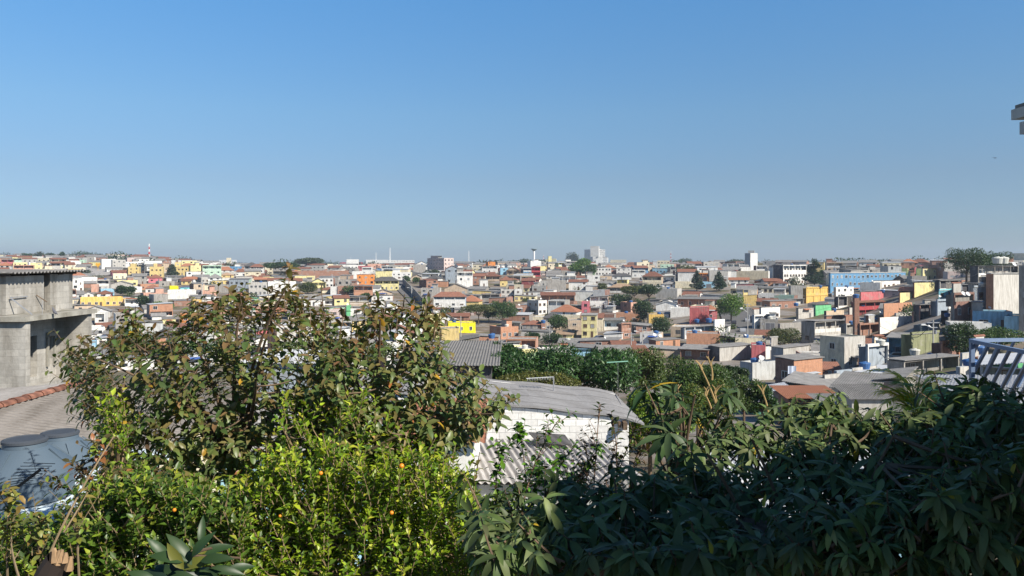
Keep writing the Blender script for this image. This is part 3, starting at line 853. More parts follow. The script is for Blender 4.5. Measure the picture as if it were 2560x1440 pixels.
# landmark houses read off the photograph
# xl,xc,xr,top,base | walls,side | roof,material | features | short name | label
LM = """
200,-,250,647,660|w,gl|shed,dark|n|white ridge hall|long white hall with dark roof on the far ridge
94,-,130,641,655|cr,cr|shed,fib||cream ridge block|cream block on the ridge beside dark round trees
52,-,76,647,657|gy,gy|flat,slab|B||open grey frame building on the ridge among dark trees
320,-,348,668,686|ye,ye|flat,slab|||short yellow stepped apartment block behind pale yellow-roofed house
326,-,338,660,684|ye,ye|flat,slab|n||yellow stair tower of the short stepped block
374,-,407,668,694|ye,ye|flat,slab|m||yellow stepped apartment block behind the pink hip-roofed house
384,-,395,660,690|ye,ye|flat,slab|n||narrow yellow stair tower above the pink hip-roofed house
434,-,470,668,690|ye,yo|flat,slab|m||tallest yellow stepped apartment block beside a dark tree
437,-,452,657,684|ye,ye|flat,slab|||yellow twin stair towers of the tallest stepped block
371,-,406,686,707|pk,pk|hip,tile||pink hip-roofed house|pink house with hipped tile roof below yellow apartment blocks
283,-,317,685,698|cr,w|flat,slab|r||cream low house with yellow awning near the sloping grey lot
210,-,242,703,720|br,br|gab,fib|n||bare brick shed with grey gable roof beside magenta-trimmed house
228,-,244,713,731|sa,sa|flat,slab|n||small salmon block stuck below the brick gable shed
242,-,273,701,727|gl,gy|flat,slab|bm|magenta-trimmed house|grey two-storey house with a magenta roof edge
273,-,330,703,722|gl,gl|gf,fib|n|wide grey gable|wide pale grey blank gable wall above the round dark tree
179,-,200,746,765|cr,ye|shed,fib||cream two-floor house|cream two-storey house beside the long orange-yellow building
209,-,234,730,746|w,w|gf,fib||small white gable|small white house with front gable and two windows
243,-,277,726,745|w,pk|hip,tile||white hipped cottage|white cottage with red hipped roof beside small white gable
201,-,307,746,768|yo,yo|flat,slabw|m|long orange-yellow building|long orange-yellow building with white lower band
312,-,347,746,766|w,gl|shed,tileo|p|white porch annexe|white porch house with yellow eave beside orange-yellow building
364,-,398,711,735|w,lb|hip,tile|m|white hipped house with blue|white two-storey house with brown hipped roof and bluish balcony
424,-,446,717,727|yb,yb|flat,slab|n||small bright yellow box house below a green tree
451,-,475,717,727|cy,cy|shed,blue|||small turquoise house with blue tarpaulin roof
453,-,478,698,712|ye,ye|gab,tile|m||small yellow house with brown gabled roof near dark trees
419,-,490,727,749|w,gl|flat,slabw|n|big white shed|big bright white shed with one barred window
435,-,482,750,767|br,br|shed,fib|n|long brick wall house|long bare brick house directly below the white shed
482,-,502,752,767|yo,yo|flat,slab|||small orange-yellow house ending the long brick wall
203,-,275,766,797|gl,gl|gf,fib|n|big pale gable|big pale grey blank gable below the orange-yellow building
237,-,262,784,812|w,w|flat,slab|b||tall narrow white house with open upper floor
299,-,325,774,789|sa,or|gab,tile|||salmon cottage half behind brown leaves
380,-,414,784,802|w,w|gab,fib|n||white house with long grey gabled roof above yellow cottage
406,-,439,795,810|yp,ye|shed,fib|||pale yellow cottage below the white grey-roofed house
451,-,478,788,808|or,or|flat,slab|||orange house with a blue shutter
242,-,267,846,862|w,lb|shed,met|||white and blue cottage downhill by the concrete frame building
224,-,240,862,880|lb,lb|flat,slab|m||light blue windowed house beside the concrete frame building
257,-,277,833,846|sa,br|gab,fib|||small brick-pink cottage with twin white shutters
225,-,243,831,846|w,w|gab,fib|n||little white gable touching the concrete frame building
553,-,584,682,696|ye,ye|hip,brn||yellow hipped house|yellow house with sandy hipped roof on the slope
520,-,553,684,712|w,mi|hip,fib|||pale house with pyramid grey roof and mint side
529,-,572,700,713|ye,ye|shed,fib|m|mustard row house|mustard yellow row house with three brown windows
529,-,572,713,732|gy,gy|flat,slab|n||stained grey basement block under the mustard row house
573,-,623,696,731|bg,mi|shed,fib|m|tall pale blue house|tall pale blue-green house with many small windows
585,-,616,672,691|w,w|hip,tile||red hipped white house|white house with large red hipped roof high on the hill
622,-,668,708,740|gl,gy|flat,slab|m||grey flat-roofed house with a row of small windows
635,-,670,694,707|fg,fg|gab,tileo|B||open shed with orange tile roof above grey flats
670,-,740,706,738|w,gl|flat,slab|tn|large white block|large white blank block behind the tip of the brown-leaved tree
776,-,815,697,721|yp,dk|gf,fib|B|yellow gable house|yellow gable house with dark open porch
729,-,871,678,697|br,br|flat,slab|n|long brick yard wall|very long bare brick building with buttresses under the spreading tree
850,-,907,656,671|rd,rd|flat,slab|n|red hall|bright red hall on the skyline
866,-,897,649,657|w,w|flat,slabw|n||white rooftop box of the red hall
880,-,903,676,697|w,w|shed,fib|n||plain white house behind the orange house
905,-,929,669,686|w,w|flat,slab|b||white house with open top balcony behind the orange house
892,-,937,685,713|or,or|shed,tileo||orange house|vivid orange two-storey house on the slope
844,-,867,717,738|br,br|flat,slab|n||square bare brick block beside a white wall
826,-,844,719,737|w,w|flat,slab|n||white wall house touching the square brick block
548,-,592,650,668|w,cr|flat,slabw|m|white skyline flats|white apartment block on the skyline with lift tower
566,-,578,645,666|cr,cr|flat,slabw|n||cream lift tower of the white skyline flats
563,-,622,733,748|gy,gy|hip,tileo|n|wide orange roof|low house under a wide orange tiled canopy roof
814,-,861,778,806|pg,pg|flat,slab|m|pink row-window building|pinkish building with a row of small square windows
821,-,868,766,789|mi,mi|shed,fib|||mint house with grey lean-to roof beside bright green wall
866,-,876,767,790|gn,gn|flat,slab|n||narrow bright green wall house
876,-,924,768,790|w,yp|shed,fib|||white and lime low house beside bright green wall
481,-,523,770,792|w,w|shed,fib|m|white twin-window house|white two-window house beside tree tips
612,-,635,772,793|w,w|shed,green|||small white cube with green roof edge
544,-,573,772,791|sa,sa|shed,fib|n||salmon plain block between tree tips
622,-,642,745,760|mi,ye|shed,green|||small mint and yellow house with green roof
500,-,545,753,768|w,w|hip,tileo|||white house with small orange roof next to brick wall
544,-,588,746,760|w,w|shed,fib|||white grey-roofed house under the wide orange roof
646,-,700,748,768|cr,w|shed,fib|d||cream house with dish under the large white block
700,-,752,740,765|gl,gy|shed,fib|c||grey terrace house under the large white block
760,-,812,742,766|w,gl|gab,fib|t||white gabled house with blue tank above row-window building
868,-,930,740,757|gl,gy|shed,fib|b|||
790,-,880,806,842|gl,w|flat,slab|b|large weathered grey house|large weathered grey house half behind brown leaves
640,-,700,786,812|w,br|shed,fib|b||white porch house among the brown tree tips
720,-,776,775,800|cr,br|gab,fib|||cream gabled house glimpsed through brown tree tips
937,-,997,692,727|yp,cr|hip,dark|mb|cream hipped house|cream two-storey house with dark pyramid roof and balcony
939,-,985,676,694|yp,yp|shed,fib|n||pale yellow blank wall behind the cream hipped house
915,-,970,650,673|w,w|flat,slabw|n|white skyline hall|white windowless hall on the skyline behind two radio masts
970,-,1036,651,674|w,w|flat,slabw|m||white windowed apartment slab beside white skyline hall
1033,-,1064,662,683|gy,gy|flat,slab|nt||blank grey cement block with light blue tanks
1063,1110,1134,646,683|pg,pg|flat,slab|mS|pinkish skyline house|tall pinkish grey house with open upper terrace on the skyline
1109,-,1134,656,668|cr,w|flat,slab|b||cream annexe attached to the pinkish skyline house
980,-,1028,682,700|w,yp|flat,slab|||white parapet house beside the steep street
1028,-,1058,686,703|be,cr|gf,fib|||beige front-gable house beside small round trees
937,-,980,724,742|be,be|gf,fib|||beige low gable below the cream hipped house
926,-,982,738,752|w,br|shed,fib|||low whitewashed house at the foot of the steep street
968,-,1000,756,774|w,w|shed,fib|||small white cube with one window below the steep street
1114,-,1149,664,709|bg,w|gf,tile||tall blue-white house|tall bluish white three-storey house with tiled gable
1142,-,1182,681,718|w,w|flat,slabw|b||white annexe with dark glazed balcony beside blue-white house
1111,-,1168,709,738|be,gy|gf,fib||beige gable house|large beige gable house above the red-roofed villa
1084,-,1164,730,782|w,bl|hip,tile|bp|red-roofed villa|big white villa with stacked red roofs and verandas
1048,1066,1094,698,722|br,bd|shed,tile|||maroon-sided brick house beside the steep street wall
1090,-,1118,702,718|bo,bo|shed,fib|n||small orange brick house with flat lean-to roof
1052,-,1100,722,744|gy,gl|flat,slab|t||grey low house between steep street and villa
1060,-,1104,788,846|yp,ye|flat,slab|m|tall yellow building|tall pale yellow building with small paired windows
1104,-,1148,824,858|ye,ye|flat,slab|n||mustard yellow yard wall building joined to the tall one
1121,-,1189,809,833|yb,yb|flat,slab|g|bright yellow garage|bright yellow garage house with dark gates
1224,1252,1296,820,849|bo,br|flat,slab|m|brick arched house|orange brick house with arched windows
1302,-,1378,826,851|gl,w|shed,fib|n|grey blank wall house|long grey blank-walled house beside round dark tree
1222,-,1270,743,761|br,br|shed,fib|n|brick slab house|plain dark brick house uphill of the domed tree
1266,-,1282,745,762|sa,pk|flat,slab|||narrow pink house end beside the plain brick house
1252,-,1290,725,748|gl,gy|flat,slab|m||grey two-storey row with blue tarpaulin above
1286,-,1305,725,749|w,w|flat,slab|m||narrow white house end with one window per floor
1286,-,1338,738,753|yp,cr|shed,fib|m|pale yellow long house|pale yellow long house with three small windows
1318,1346,1367,753,788|w,gl|flat,slab|mS|white corner flats|three-storey flats with grey side and white front
1290,-,1324,768,784|br,bo|flat,slab|||small red brick house leaning on white corner flats
1250,-,1281,690,716|ye,pk|hip,tile|||yellow and pink striped house under a red roof
1212,-,1250,683,702|be,bn|hip,tile|p|broad red roof|low house under a broad red tiled roof
1180,-,1212,684,712|br,cr|gab,tile|||brick house with red roof beside white balcony annexe
1200,-,1220,698,718|w,w|shed,fib|||tiny white cube house with black window
1304,-,1338,696,712|mr,rs|gab,tile|n||maroon wall house with reddish roof
1329,-,1351,668,692|rd,rd|flat,slab|B|red balcony house|red house with open balconies near the skyline
1308,-,1330,668,687|bl,nb|gab,fib|b||dark blue house beside the red balcony house
1251,-,1270,671,687|lb,lb|flat,slab|||small light blue house beside a tiled pergola
1267,-,1298,668,687|be,bn|gf,tile|B||open pergola house with red tiled front gable
1173,-,1205,662,676|fg,gl|flat,slab|m||pale grey house on the crest near palms
1205,-,1243,664,683|w,w|shed,fib|b||white balcony house on the crest near palms
1364,-,1391,648,670|yp,w|flat,slab|m|cream skyline flats|cream apartment block with window grid on the skyline
1371,-,1379,641,652|yp,bn|flat,slab|n||lift tower on the cream skyline flats
1095,-,1186,862,894|cr,w|hip,dark|m|dark hipped bungalow|large cream bungalow with dark hipped roof above corrugated wall
1160,-,1222,863,892|w,w|gab,tileo|m||white house with orange roof beside the dark hipped bungalow
1228,-,1258,868,892|cr,w|gf,tile|||small cream gable house above the dense mango tree
1198,-,1246,839,863|bo,gy|shed,fib|t||small orange brick house below the arched brick house
1265,-,1340,850,877|bo,sa|flat,slab|p|brick terrace house|brick house with grey covered terrace above mango tree
1461,1482,1513,624,668|fg,w|flat,slab|m|grey-and-white tower block|tall grey and white apartment tower on the skyline
1476,-,1497,616,632|fg,w|flat,slab|n||lift room topping the grey-and-white tower
1483,-,1519,645,668|w,w|flat,slabw|m||lower white stepped block attached before the tower
1490,-,1505,638,652|w,w|flat,slabw|n||white stair head of the lower stepped block
1488,-,1528,667,690|w,sa|shed,dark|m|salmon-topped white house|white house with salmon upper band below the tower
1526,-,1565,650,668|cr,be|flat,slab|m||cream angular flats beside the apartment tower
1541,-,1578,669,688|w,sa|shed,fib|||white and salmon house downhill of cream angular flats
1530,-,1578,683,700|w,w|hip,dark|||white bungalow with dark low roof above gravel yard
1580,-,1612,676,694|w,gl|flat,slab|b||white balcony house beside a low red roof
1631,-,1673,669,684|lb,lb|shed,fib|m|light blue school house|bright light blue building near the skyline
1606,-,1654,679,720|cr,be|hip,tile|ab|arched villa|beige villa with red hipped roof and two arches
1654,-,1688,689,705|w,gl|flat,slab|b||white house with long balcony beside the arched villa
1655,-,1688,703,720|w,w|hip,fib|||low white house below the long-balcony house
1688,-,1726,705,720|cr,cr|flat,slab|n||cream blank box house beside the low white one
1522,-,1582,709,732|gy,be|hip,brn|p|sandy hipped roof house|open house under a wide sandy hipped roof
1422,-,1468,699,725|w,gy|gab,tile||white red-roofed cottage|white cottage with red gabled roof and grey end
1468,-,1500,690,712|w,w|flat,slab|||white two-window cube uphill from the red-roofed cottage
1368,-,1415,703,730|gy,gy|flat,slab|n||blank grey cement cube above reddish roofs
1403,-,1495,727,752|fg,gl|shed,met|n|long pale shed|long pale grey shed with two small windows
1352,-,1437,731,757|bo,bn|gab,tile|p||house with long rusty red roof below the grey cube
1454,-,1473,757,785|pk,pk|flat,slab|m|bright pink house|narrow bright pink two-storey house
1475,-,1520,740,772|w,sa|shed,fib|b||white house with yellow shuttered windows near trees
1454,-,1492,788,844|yp,cr|flat,slab|me|tall cream house|tall cream house with slit windows
1420,-,1454,803,838|be,be|flat,slab|||beige lower wing joined to the tall cream house
1551,1577,1594,758,786|sa,bd|flat,slab|S|dark-sided brick house|narrow brick house with dark maroon side
1724,1724,1773,769,812|rs,rs|flat,slab|n|rose red building|large rose red blank-walled building
1763,-,1793,763,800|rs,sa|hip,tileo|||rose house wing with tiled hipped roof
1707,1712,1786,818,848|w,bg|shed,fib|mb|white modern house|white modern house with long window bands
1784,1787,1812,802,842|w,lb|flat,slabw|n||plain bright white cube beside the white modern house
1694,-,1800,744,768|br,bo|shed,fib|p|brick veranda row|brick row with long dark veranda above rose building
1510,-,1562,798,824|w,lb|shed,fib|b|white-blue balcony house|white and pale blue house with balcony rails
1510,-,1555,831,850|w,w|shed,met|n||white boarded shed downhill of the blue balcony house
1552,1554,1578,810,848|br,br|flat,slab|b||tall thin brick tower house with open top
1397,-,1452,848,870|w,cr|gab,fib|t||white cottage with blue tank beside round trees
1390,-,1432,829,847|yp,ye|gab,brn||yellow brown-roofed cottage|small yellow cottage with brown roof
1428,-,1502,866,890|lb,w|shed,fib|p|white porch row|pale blue house behind a white pillared porch
1450,-,1546,848,868|br,bo|shed,fib|d||low rambling brick house above the white porch row
1540,-,1600,785,806|bo,br|flat,slab|||orange brick house behind the blue balcony house
1622,-,1660,788,812|yo,be|flat,slab|n||sandy ochre blank cube near a dark leafy tree
1857,1857,1892,723,769|ye,ye|flat,slab|nc|yellow cube house|tall yellow cube house behind the bright green street tree
1862,1876,1894,634,680|w,bg|flat,slab|n|white tower block|tall white apartment tower with one window column
1870,-,1886,627,640|fg,bg|flat,slab|n||lift room on the white single-column tower
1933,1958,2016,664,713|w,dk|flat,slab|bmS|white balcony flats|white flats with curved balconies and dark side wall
2072,2076,2264,683,738|bl,bl|flat,slabw|e|long blue school|long blue two-storey building with white cornice
1892,-,1977,717,734|cr,gl|shed,fib|m|cream window row|long cream building with a row of twin windows
1977,-,2015,717,748|gl,gy|flat,slab|n||tall blank stained cement wall house
2015,2016,2070,720,759|yo,yo|flat,dark|B|mustard yellow house|mustard yellow house under a black upper wall
2031,2039,2078,762,790|gn,gt|shed,dark|n|green wall house|green house with dark sloping roof
1839,-,1921,679,697|cr,w|flat,slabw|n||long cream wall building under the white tower
1822,-,1872,694,710|w,br|gab,tileo|||white gabled hall with orange tile roof above trees
1933,-,1968,702,716|w,be|hip,tile|||small red hipped roof beside the white balcony flats
2003,2037,2115,803,860|gl,gy|shed,fib|bS|weathered white house|weathered pale house with dark open upper corner
2050,2111,2163,848,928|gl,cr|flat,slab|S|white corner house|tall weathered white house with cream lower side
1938,1985,2056,897,964|bo,bd|shed,fib|nS|orange brick house|orange brick house with covered balcony and hanging sheet
1928,1958,2023,868,912|gl,bg|shed,fib|n||grey cement house with blank side above the orange brick house
1770,1799,1882,866,905|gl,dk|shed,fib|n|long cement workshop|long cement workshop with sheet roof
1879,-,1914,866,905|rs,rs|flat,slab|n||rose red end wall of the cement workshop
1850,1881,1940,912,952|fg,bg|flat,slabw|n|low grey depot|low pale depot with shaded side behind the trees
1590,-,1700,868,892|be,br|shed,fib|n|sandy wall house|long sandy-walled house with pale awning above the trees
1700,-,1772,868,900|br,bd|shed,fib|B||brick open terrace with two bays and slim posts
1716,-,1800,836,866|bo,br|flat,slab|nd||long orange brick back wall below the modern house
1622,1640,1700,850,874|bo,bd|shed,fib|d||orange brick house with dark courtyard and red tank
1795,-,1845,838,864|bg,gt|shed,fib|b||grey house with green glazed porch
1838,-,1915,848,868|cr,dk|flat,slab|n||long cream-topped parapet building above the workshop
2196,2200,2364,798,842|w,br|flat,slabw|n|long cream parapet|long cream blank wall with rusty ribbed roof edge
2133,2150,2200,812,850|br,bd|flat,slab|b||dark brick porch house beside the long cream wall
2218,-,2278,838,900|lb,bg|shed,fib|b|pale blue house|pale blue shaded house beside the olive one
2277,2277,2348,836,902|ol,ol|flat,slab|b|olive house|olive green house with plants on its balcony
2218,2260,2398,902,950|gy,bk|shed,fib|B|pillared terrace house|grey house with pillared terrace and dishes
2377,2386,2436,736,830|bd,gy|flat,slab|bS|brown brick tower house|tall brown brick and cement house
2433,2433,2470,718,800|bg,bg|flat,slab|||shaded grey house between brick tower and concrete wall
2465,2484,2548,684,800|gl,bo|shed,fib|n|great concrete wall|huge sunlit concrete wall house with brick side
2547,-,2600,668,840|gy,br|flat,slab|||dark grey multi-storey house beyond the huge concrete wall
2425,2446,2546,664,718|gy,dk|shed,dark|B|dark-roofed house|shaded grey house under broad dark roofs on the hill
2524,-,2600,634,668|cr,bg|flat,slab|n||cream block under the dark blue water tower
2303,2307,2343,671,702|yp,cr|shed,tile||cream hilltop house|cream hilltop house with one brown window and palms
2283,2286,2392,710,745|yp,mr|flat,slab|n|pale yellow wall|long pale yellow blank wall house
2247,2250,2312,735,760|yp,rs|flat,slab|n||lower pale yellow blank block by a rose wall
2150,2152,2238,733,765|rs,mr|flat,slab|n|rose wall building|rose pink wall building above the red gazebo
2133,2140,2210,752,796|rd,mr|hip,tile|B|red gazebo|red open house with tiled pyramid roof
2208,2210,2280,762,800|bo,bo|flat,slab|n||orange brick stepped wall house by the red gazebo
2347,2347,2380,726,750|cy,bl|flat,slabw|||turquoise upper room with one window
2255,-,2269,672,690|li,li|flat,slab|n||lime green stair box, slimmer of two
2291,-,2304,673,690|li,li|flat,slab|n||lime green stair box touching the cream hilltop house
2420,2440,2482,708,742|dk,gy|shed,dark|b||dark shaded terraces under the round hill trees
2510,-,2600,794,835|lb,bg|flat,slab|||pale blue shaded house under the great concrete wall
2128,2128,2190,940,968|gl,bg|flat,slab|n||cream low garden wall house under the pale metal awning
2085,2092,2130,944,976|bg,bg|flat,slab|||small bluish cement annexe below the white corner house
1640,-,1690,700,716|cr,w|hip,fib|||low cream house under the arched villa
2150,-,2200,708,726|w,gl|flat,slab|n|||
2090,2096,2140,742,772|gl,dk|shed,fib|b|||
2120,2124,2168,772,800|gl,br|flat,slab|||
2280,2284,2340,780,806|bk,bd|shed,fib||||
2340,2344,2380,752,790|bg,bg|flat,slab|b|||
1905,1925,1990,752,776|br,bo|shed,fib|c|||
1898,1903,1950,768,800|w,bg|shed,fib||||
1990,1996,2034,770,800|gl,gy|shed,fib||||
1900,-,1945,800,826|gy,bg|flat,slab|g|||
1945,1950,2006,812,850|bk,gy|flat,slab||||
2060,2066,2110,780,806|be,dk|flat,slab||||
2190,-,2260,956,990|bk,gy|shed,fib|n|||
2390,2400,2470,930,985|gl,bg|flat,slab|n|||
2450,-,2560,900,980|bg,gn|shed,met|b|||
1960,-,2080,966,1000|br,gt|shed,fib|n|||
2080,-,2190,976,1010|gl,br|shed,fib|g|||
1240,-,1300,856,880|w,br|shed,fib||||
1390,-,1440,690,705|w,w|flat,slab|b|||
1640,-,1700,752,775|w,w|gf,slabw|n|||
1676,-,1724,772,792|w,w|flat,slabw|n|||
1590,-,1630,812,832|sa,w|shed,fib|c|||
1600,-,1650,836,858|w,be|flat,slab|t|||
2290,2300,2372,762,802|bd,dk|shed,fib|b|||
2236,2240,2300,786,812|gl,bg|flat,slab|nc|||
2345,2350,2398,700,730|gl,dk|gab,fib|b|||
2180,2184,2250,702,724|w,gl|shed,fib||||
2306,2312,2350,750,772|gy,bg|shed,fib|c|||
2368,2372,2410,776,812|bk,dk|flat,slab|b|||
2400,2404,2436,712,742|bg,dk|shed,fib|b|||
2160,2166,2214,792,815|gl,bg|flat,slab||||
1990,1995,2050,862,892|gl,gy|shed,fib|b|||
1900,1906,1950,872,900|w,bg|flat,slab||||
2110,2116,2160,812,846|gl,gy|flat,slab|b|||
2060,2066,2112,790,812|br,bd|shed,fib|n|||
1960,1966,2010,748,768|gy,gl|shed,fib|b|||
2400,2406,2470,890,935|gl,bg|flat,slab||||
2163,2170,2222,866,930|w,bg|flat,slab|b|||
2056,2062,2100,952,990|gl,gy|flat,slab||||
2350,2356,2400,858,905|bo,bd|flat,slab|b|||
2180,2186,2228,838,880|cr,bg|gab,tile||||
1996,2002,2046,944,976|w,bg|shed,met|b|||
2240,2246,2296,846,878|bo,bd|flat,slab|c|||
2110,2116,2172,880,918|sa,gy|shed,fib|b|||
1880,1886,1930,790,826|w,bg|flat,slab|b|||
2084,2090,2134,720,748|w,gl|flat,slab||||
2300,2304,2350,812,842|cr,bg|shed,fib|b|||
"""

# ------------------------------------------------------------------ ground
def ground():
    ks = np.concatenate([np.linspace(-3.0, -0.72, 10), np.linspace(-0.70, 0.70, 150), np.linspace(0.72, 3.0, 10)])
    ds = np.concatenate([[-60, -20, 0.0], np.arange(4, 60, 4.0), np.arange(60, 700, 5.0), np.linspace(700, 3000, 70), np.linspace(3200, 14000, 20)])
    V = []
    for d in ds:
        dd = max(d, 12.0)
        x = ks * dd * (1 if d > 12 else 2.5)
        z = terr(x, np.full_like(x, max(d, 0)))
        V.append(np.stack([x, np.full_like(x, d), z], 1))
    V = np.concatenate(V)
    n = len(ks)
    F = [(i * n + j, i * n + j + 1, (i + 1) * n + j + 1, (i + 1) * n + j) for i in range(len(ds) - 1) for j in range(n - 1)]
    me = bpy.data.meshes.new("ground")
    me.from_pydata([tuple(v) for v in V], [], F)
    m, nn, L, b = newmat("earth_and_rubble")
    tc = nd(nn, "ShaderNodeTexCoord")
    n1 = nd(nn, "ShaderNodeTexNoise"); n1.inputs["Scale"].default_value = 0.09; n1.inputs["Detail"].default_value = 10
    L.new(tc.outputs["Object"], n1.inputs["Vector"])
    r = ramp(nn, [(0.34, (0.06, 0.075, 0.03)), (0.48, (0.16, 0.12, 0.08)), (0.58, (0.23, 0.21, 0.19)), (0.7, (0.12, 0.10, 0.08))])
    L.new(n1.outputs[0], r.inputs[0]); L.new(r.outputs[0], b.inputs["Base Color"])
    b.inputs["Roughness"].default_value = 0.95
    me.materials.append(m)
    me.polygons.foreach_set("use_smooth", [True] * len(F))
    o = bpy.data.objects.new("ground", me); COL.objects.link(o)
    tag(o, kind="structure")


ground()
M_ASPH = wall_mat("worn_asphalt", (0.17, 0.165, 0.16), 0.3)
M_CONC = wall_mat("worn_concrete", (0.40, 0.38, 0.35), 0.3)


def road(pts, wid, name, mat, dz=0.12):
    """a strip draped on the terrain through photo pixels (each a point on the ground)"""
    W_ = []
    for px, py in pts:
        D = march(px, py)
        W_.append(np.array([(px - 1280) / FPX * D, D]))
    P_ = []
    for a, b in zip(W_, W_[1:]):
        n = max(2, int(np.linalg.norm(b - a) / 3))
        for i in range(n):
            P_.append(a + (b - a) * i / n)
    P_.append(W_[-1]); P_ = np.array(P_)
    t = np.gradient(P_, axis=0); t /= np.linalg.norm(t, axis=1)[:, None]
    s = np.stack([t[:, 1], -t[:, 0]], 1)
    mb = MB()
    cols = [-0.5, -0.25, 0, 0.25, 0.5]
    rows = []
    for p, q in zip(P_, s):
        rows.append([(p[0] + q[0] * wid * c, p[1] + q[1] * wid * c, T(p[0] + q[0] * wid * c, p[1] + q[1] * wid * c) + dz + 0.3) for c in cols])
    for a, b in zip(rows, rows[1:]):
        for i in range(4):
            mb.poly([a[i], a[i + 1], b[i + 1], b[i]])
    o = mb.build(name, mat)
    tag(o, kind="structure")
    return P_


ROADS = [([(985, 702), (1005, 718), (1030, 742), (1062, 775), (1078, 800)], 9),
         ([(1060, 862), (1130, 852), (1190, 842), (1260, 838), (1330, 850)], 7),
         ([(1838, 775), (1850, 800), (1860, 828), (1872, 852)], 12),
         ([(236, 672), (262, 690)], 26),
         ([(2170, 905), (2210, 902), (2260, 900), (2310, 903)], 9)]
ROAD_MASK = []
for i, (pp, wd_) in enumerate(ROADS):
    road(pp, wd_, "street", M_ASPH if i != 3 else M_CONC)
    ROAD_MASK.append(pp)

# ------------------------------------------------------------------ landmark houses
GB = 4
IW, IH = 2560 // GB, 1440 // GB
ibuf = np.zeros((IH, IW), np.int32)
RECTS = []     # (D, xl, xr, yt, yb, id, is_landmark)


def clean(s):
    return None if s in ('-', '') else s


LMK = []
for line in LM.strip().split("\n"):
    f = line.split("|")
    e = f[0].split(",")
    xl, xc, xr, yt, yb = float(e[0]), (None if e[1] == '-' else float(e[1])), float(e[2]), float(e[3]), float(e[4])
    wc, sc = f[1].split(","); roof, rc = f[2].split(",")
    LMK.append(dict(xl=xl, xc=xc, xr=xr, yt=yt, yb=yb, wc=wc, sc=sc, roof=roof, rc=rc, feat=f[3], ref=f[4], label=f[5]))

REFS = [((l['xl'] + l['xr']) / 2, (l['yt'] + l['yb']) / 2, l['ref']) for l in LMK if l['ref']]
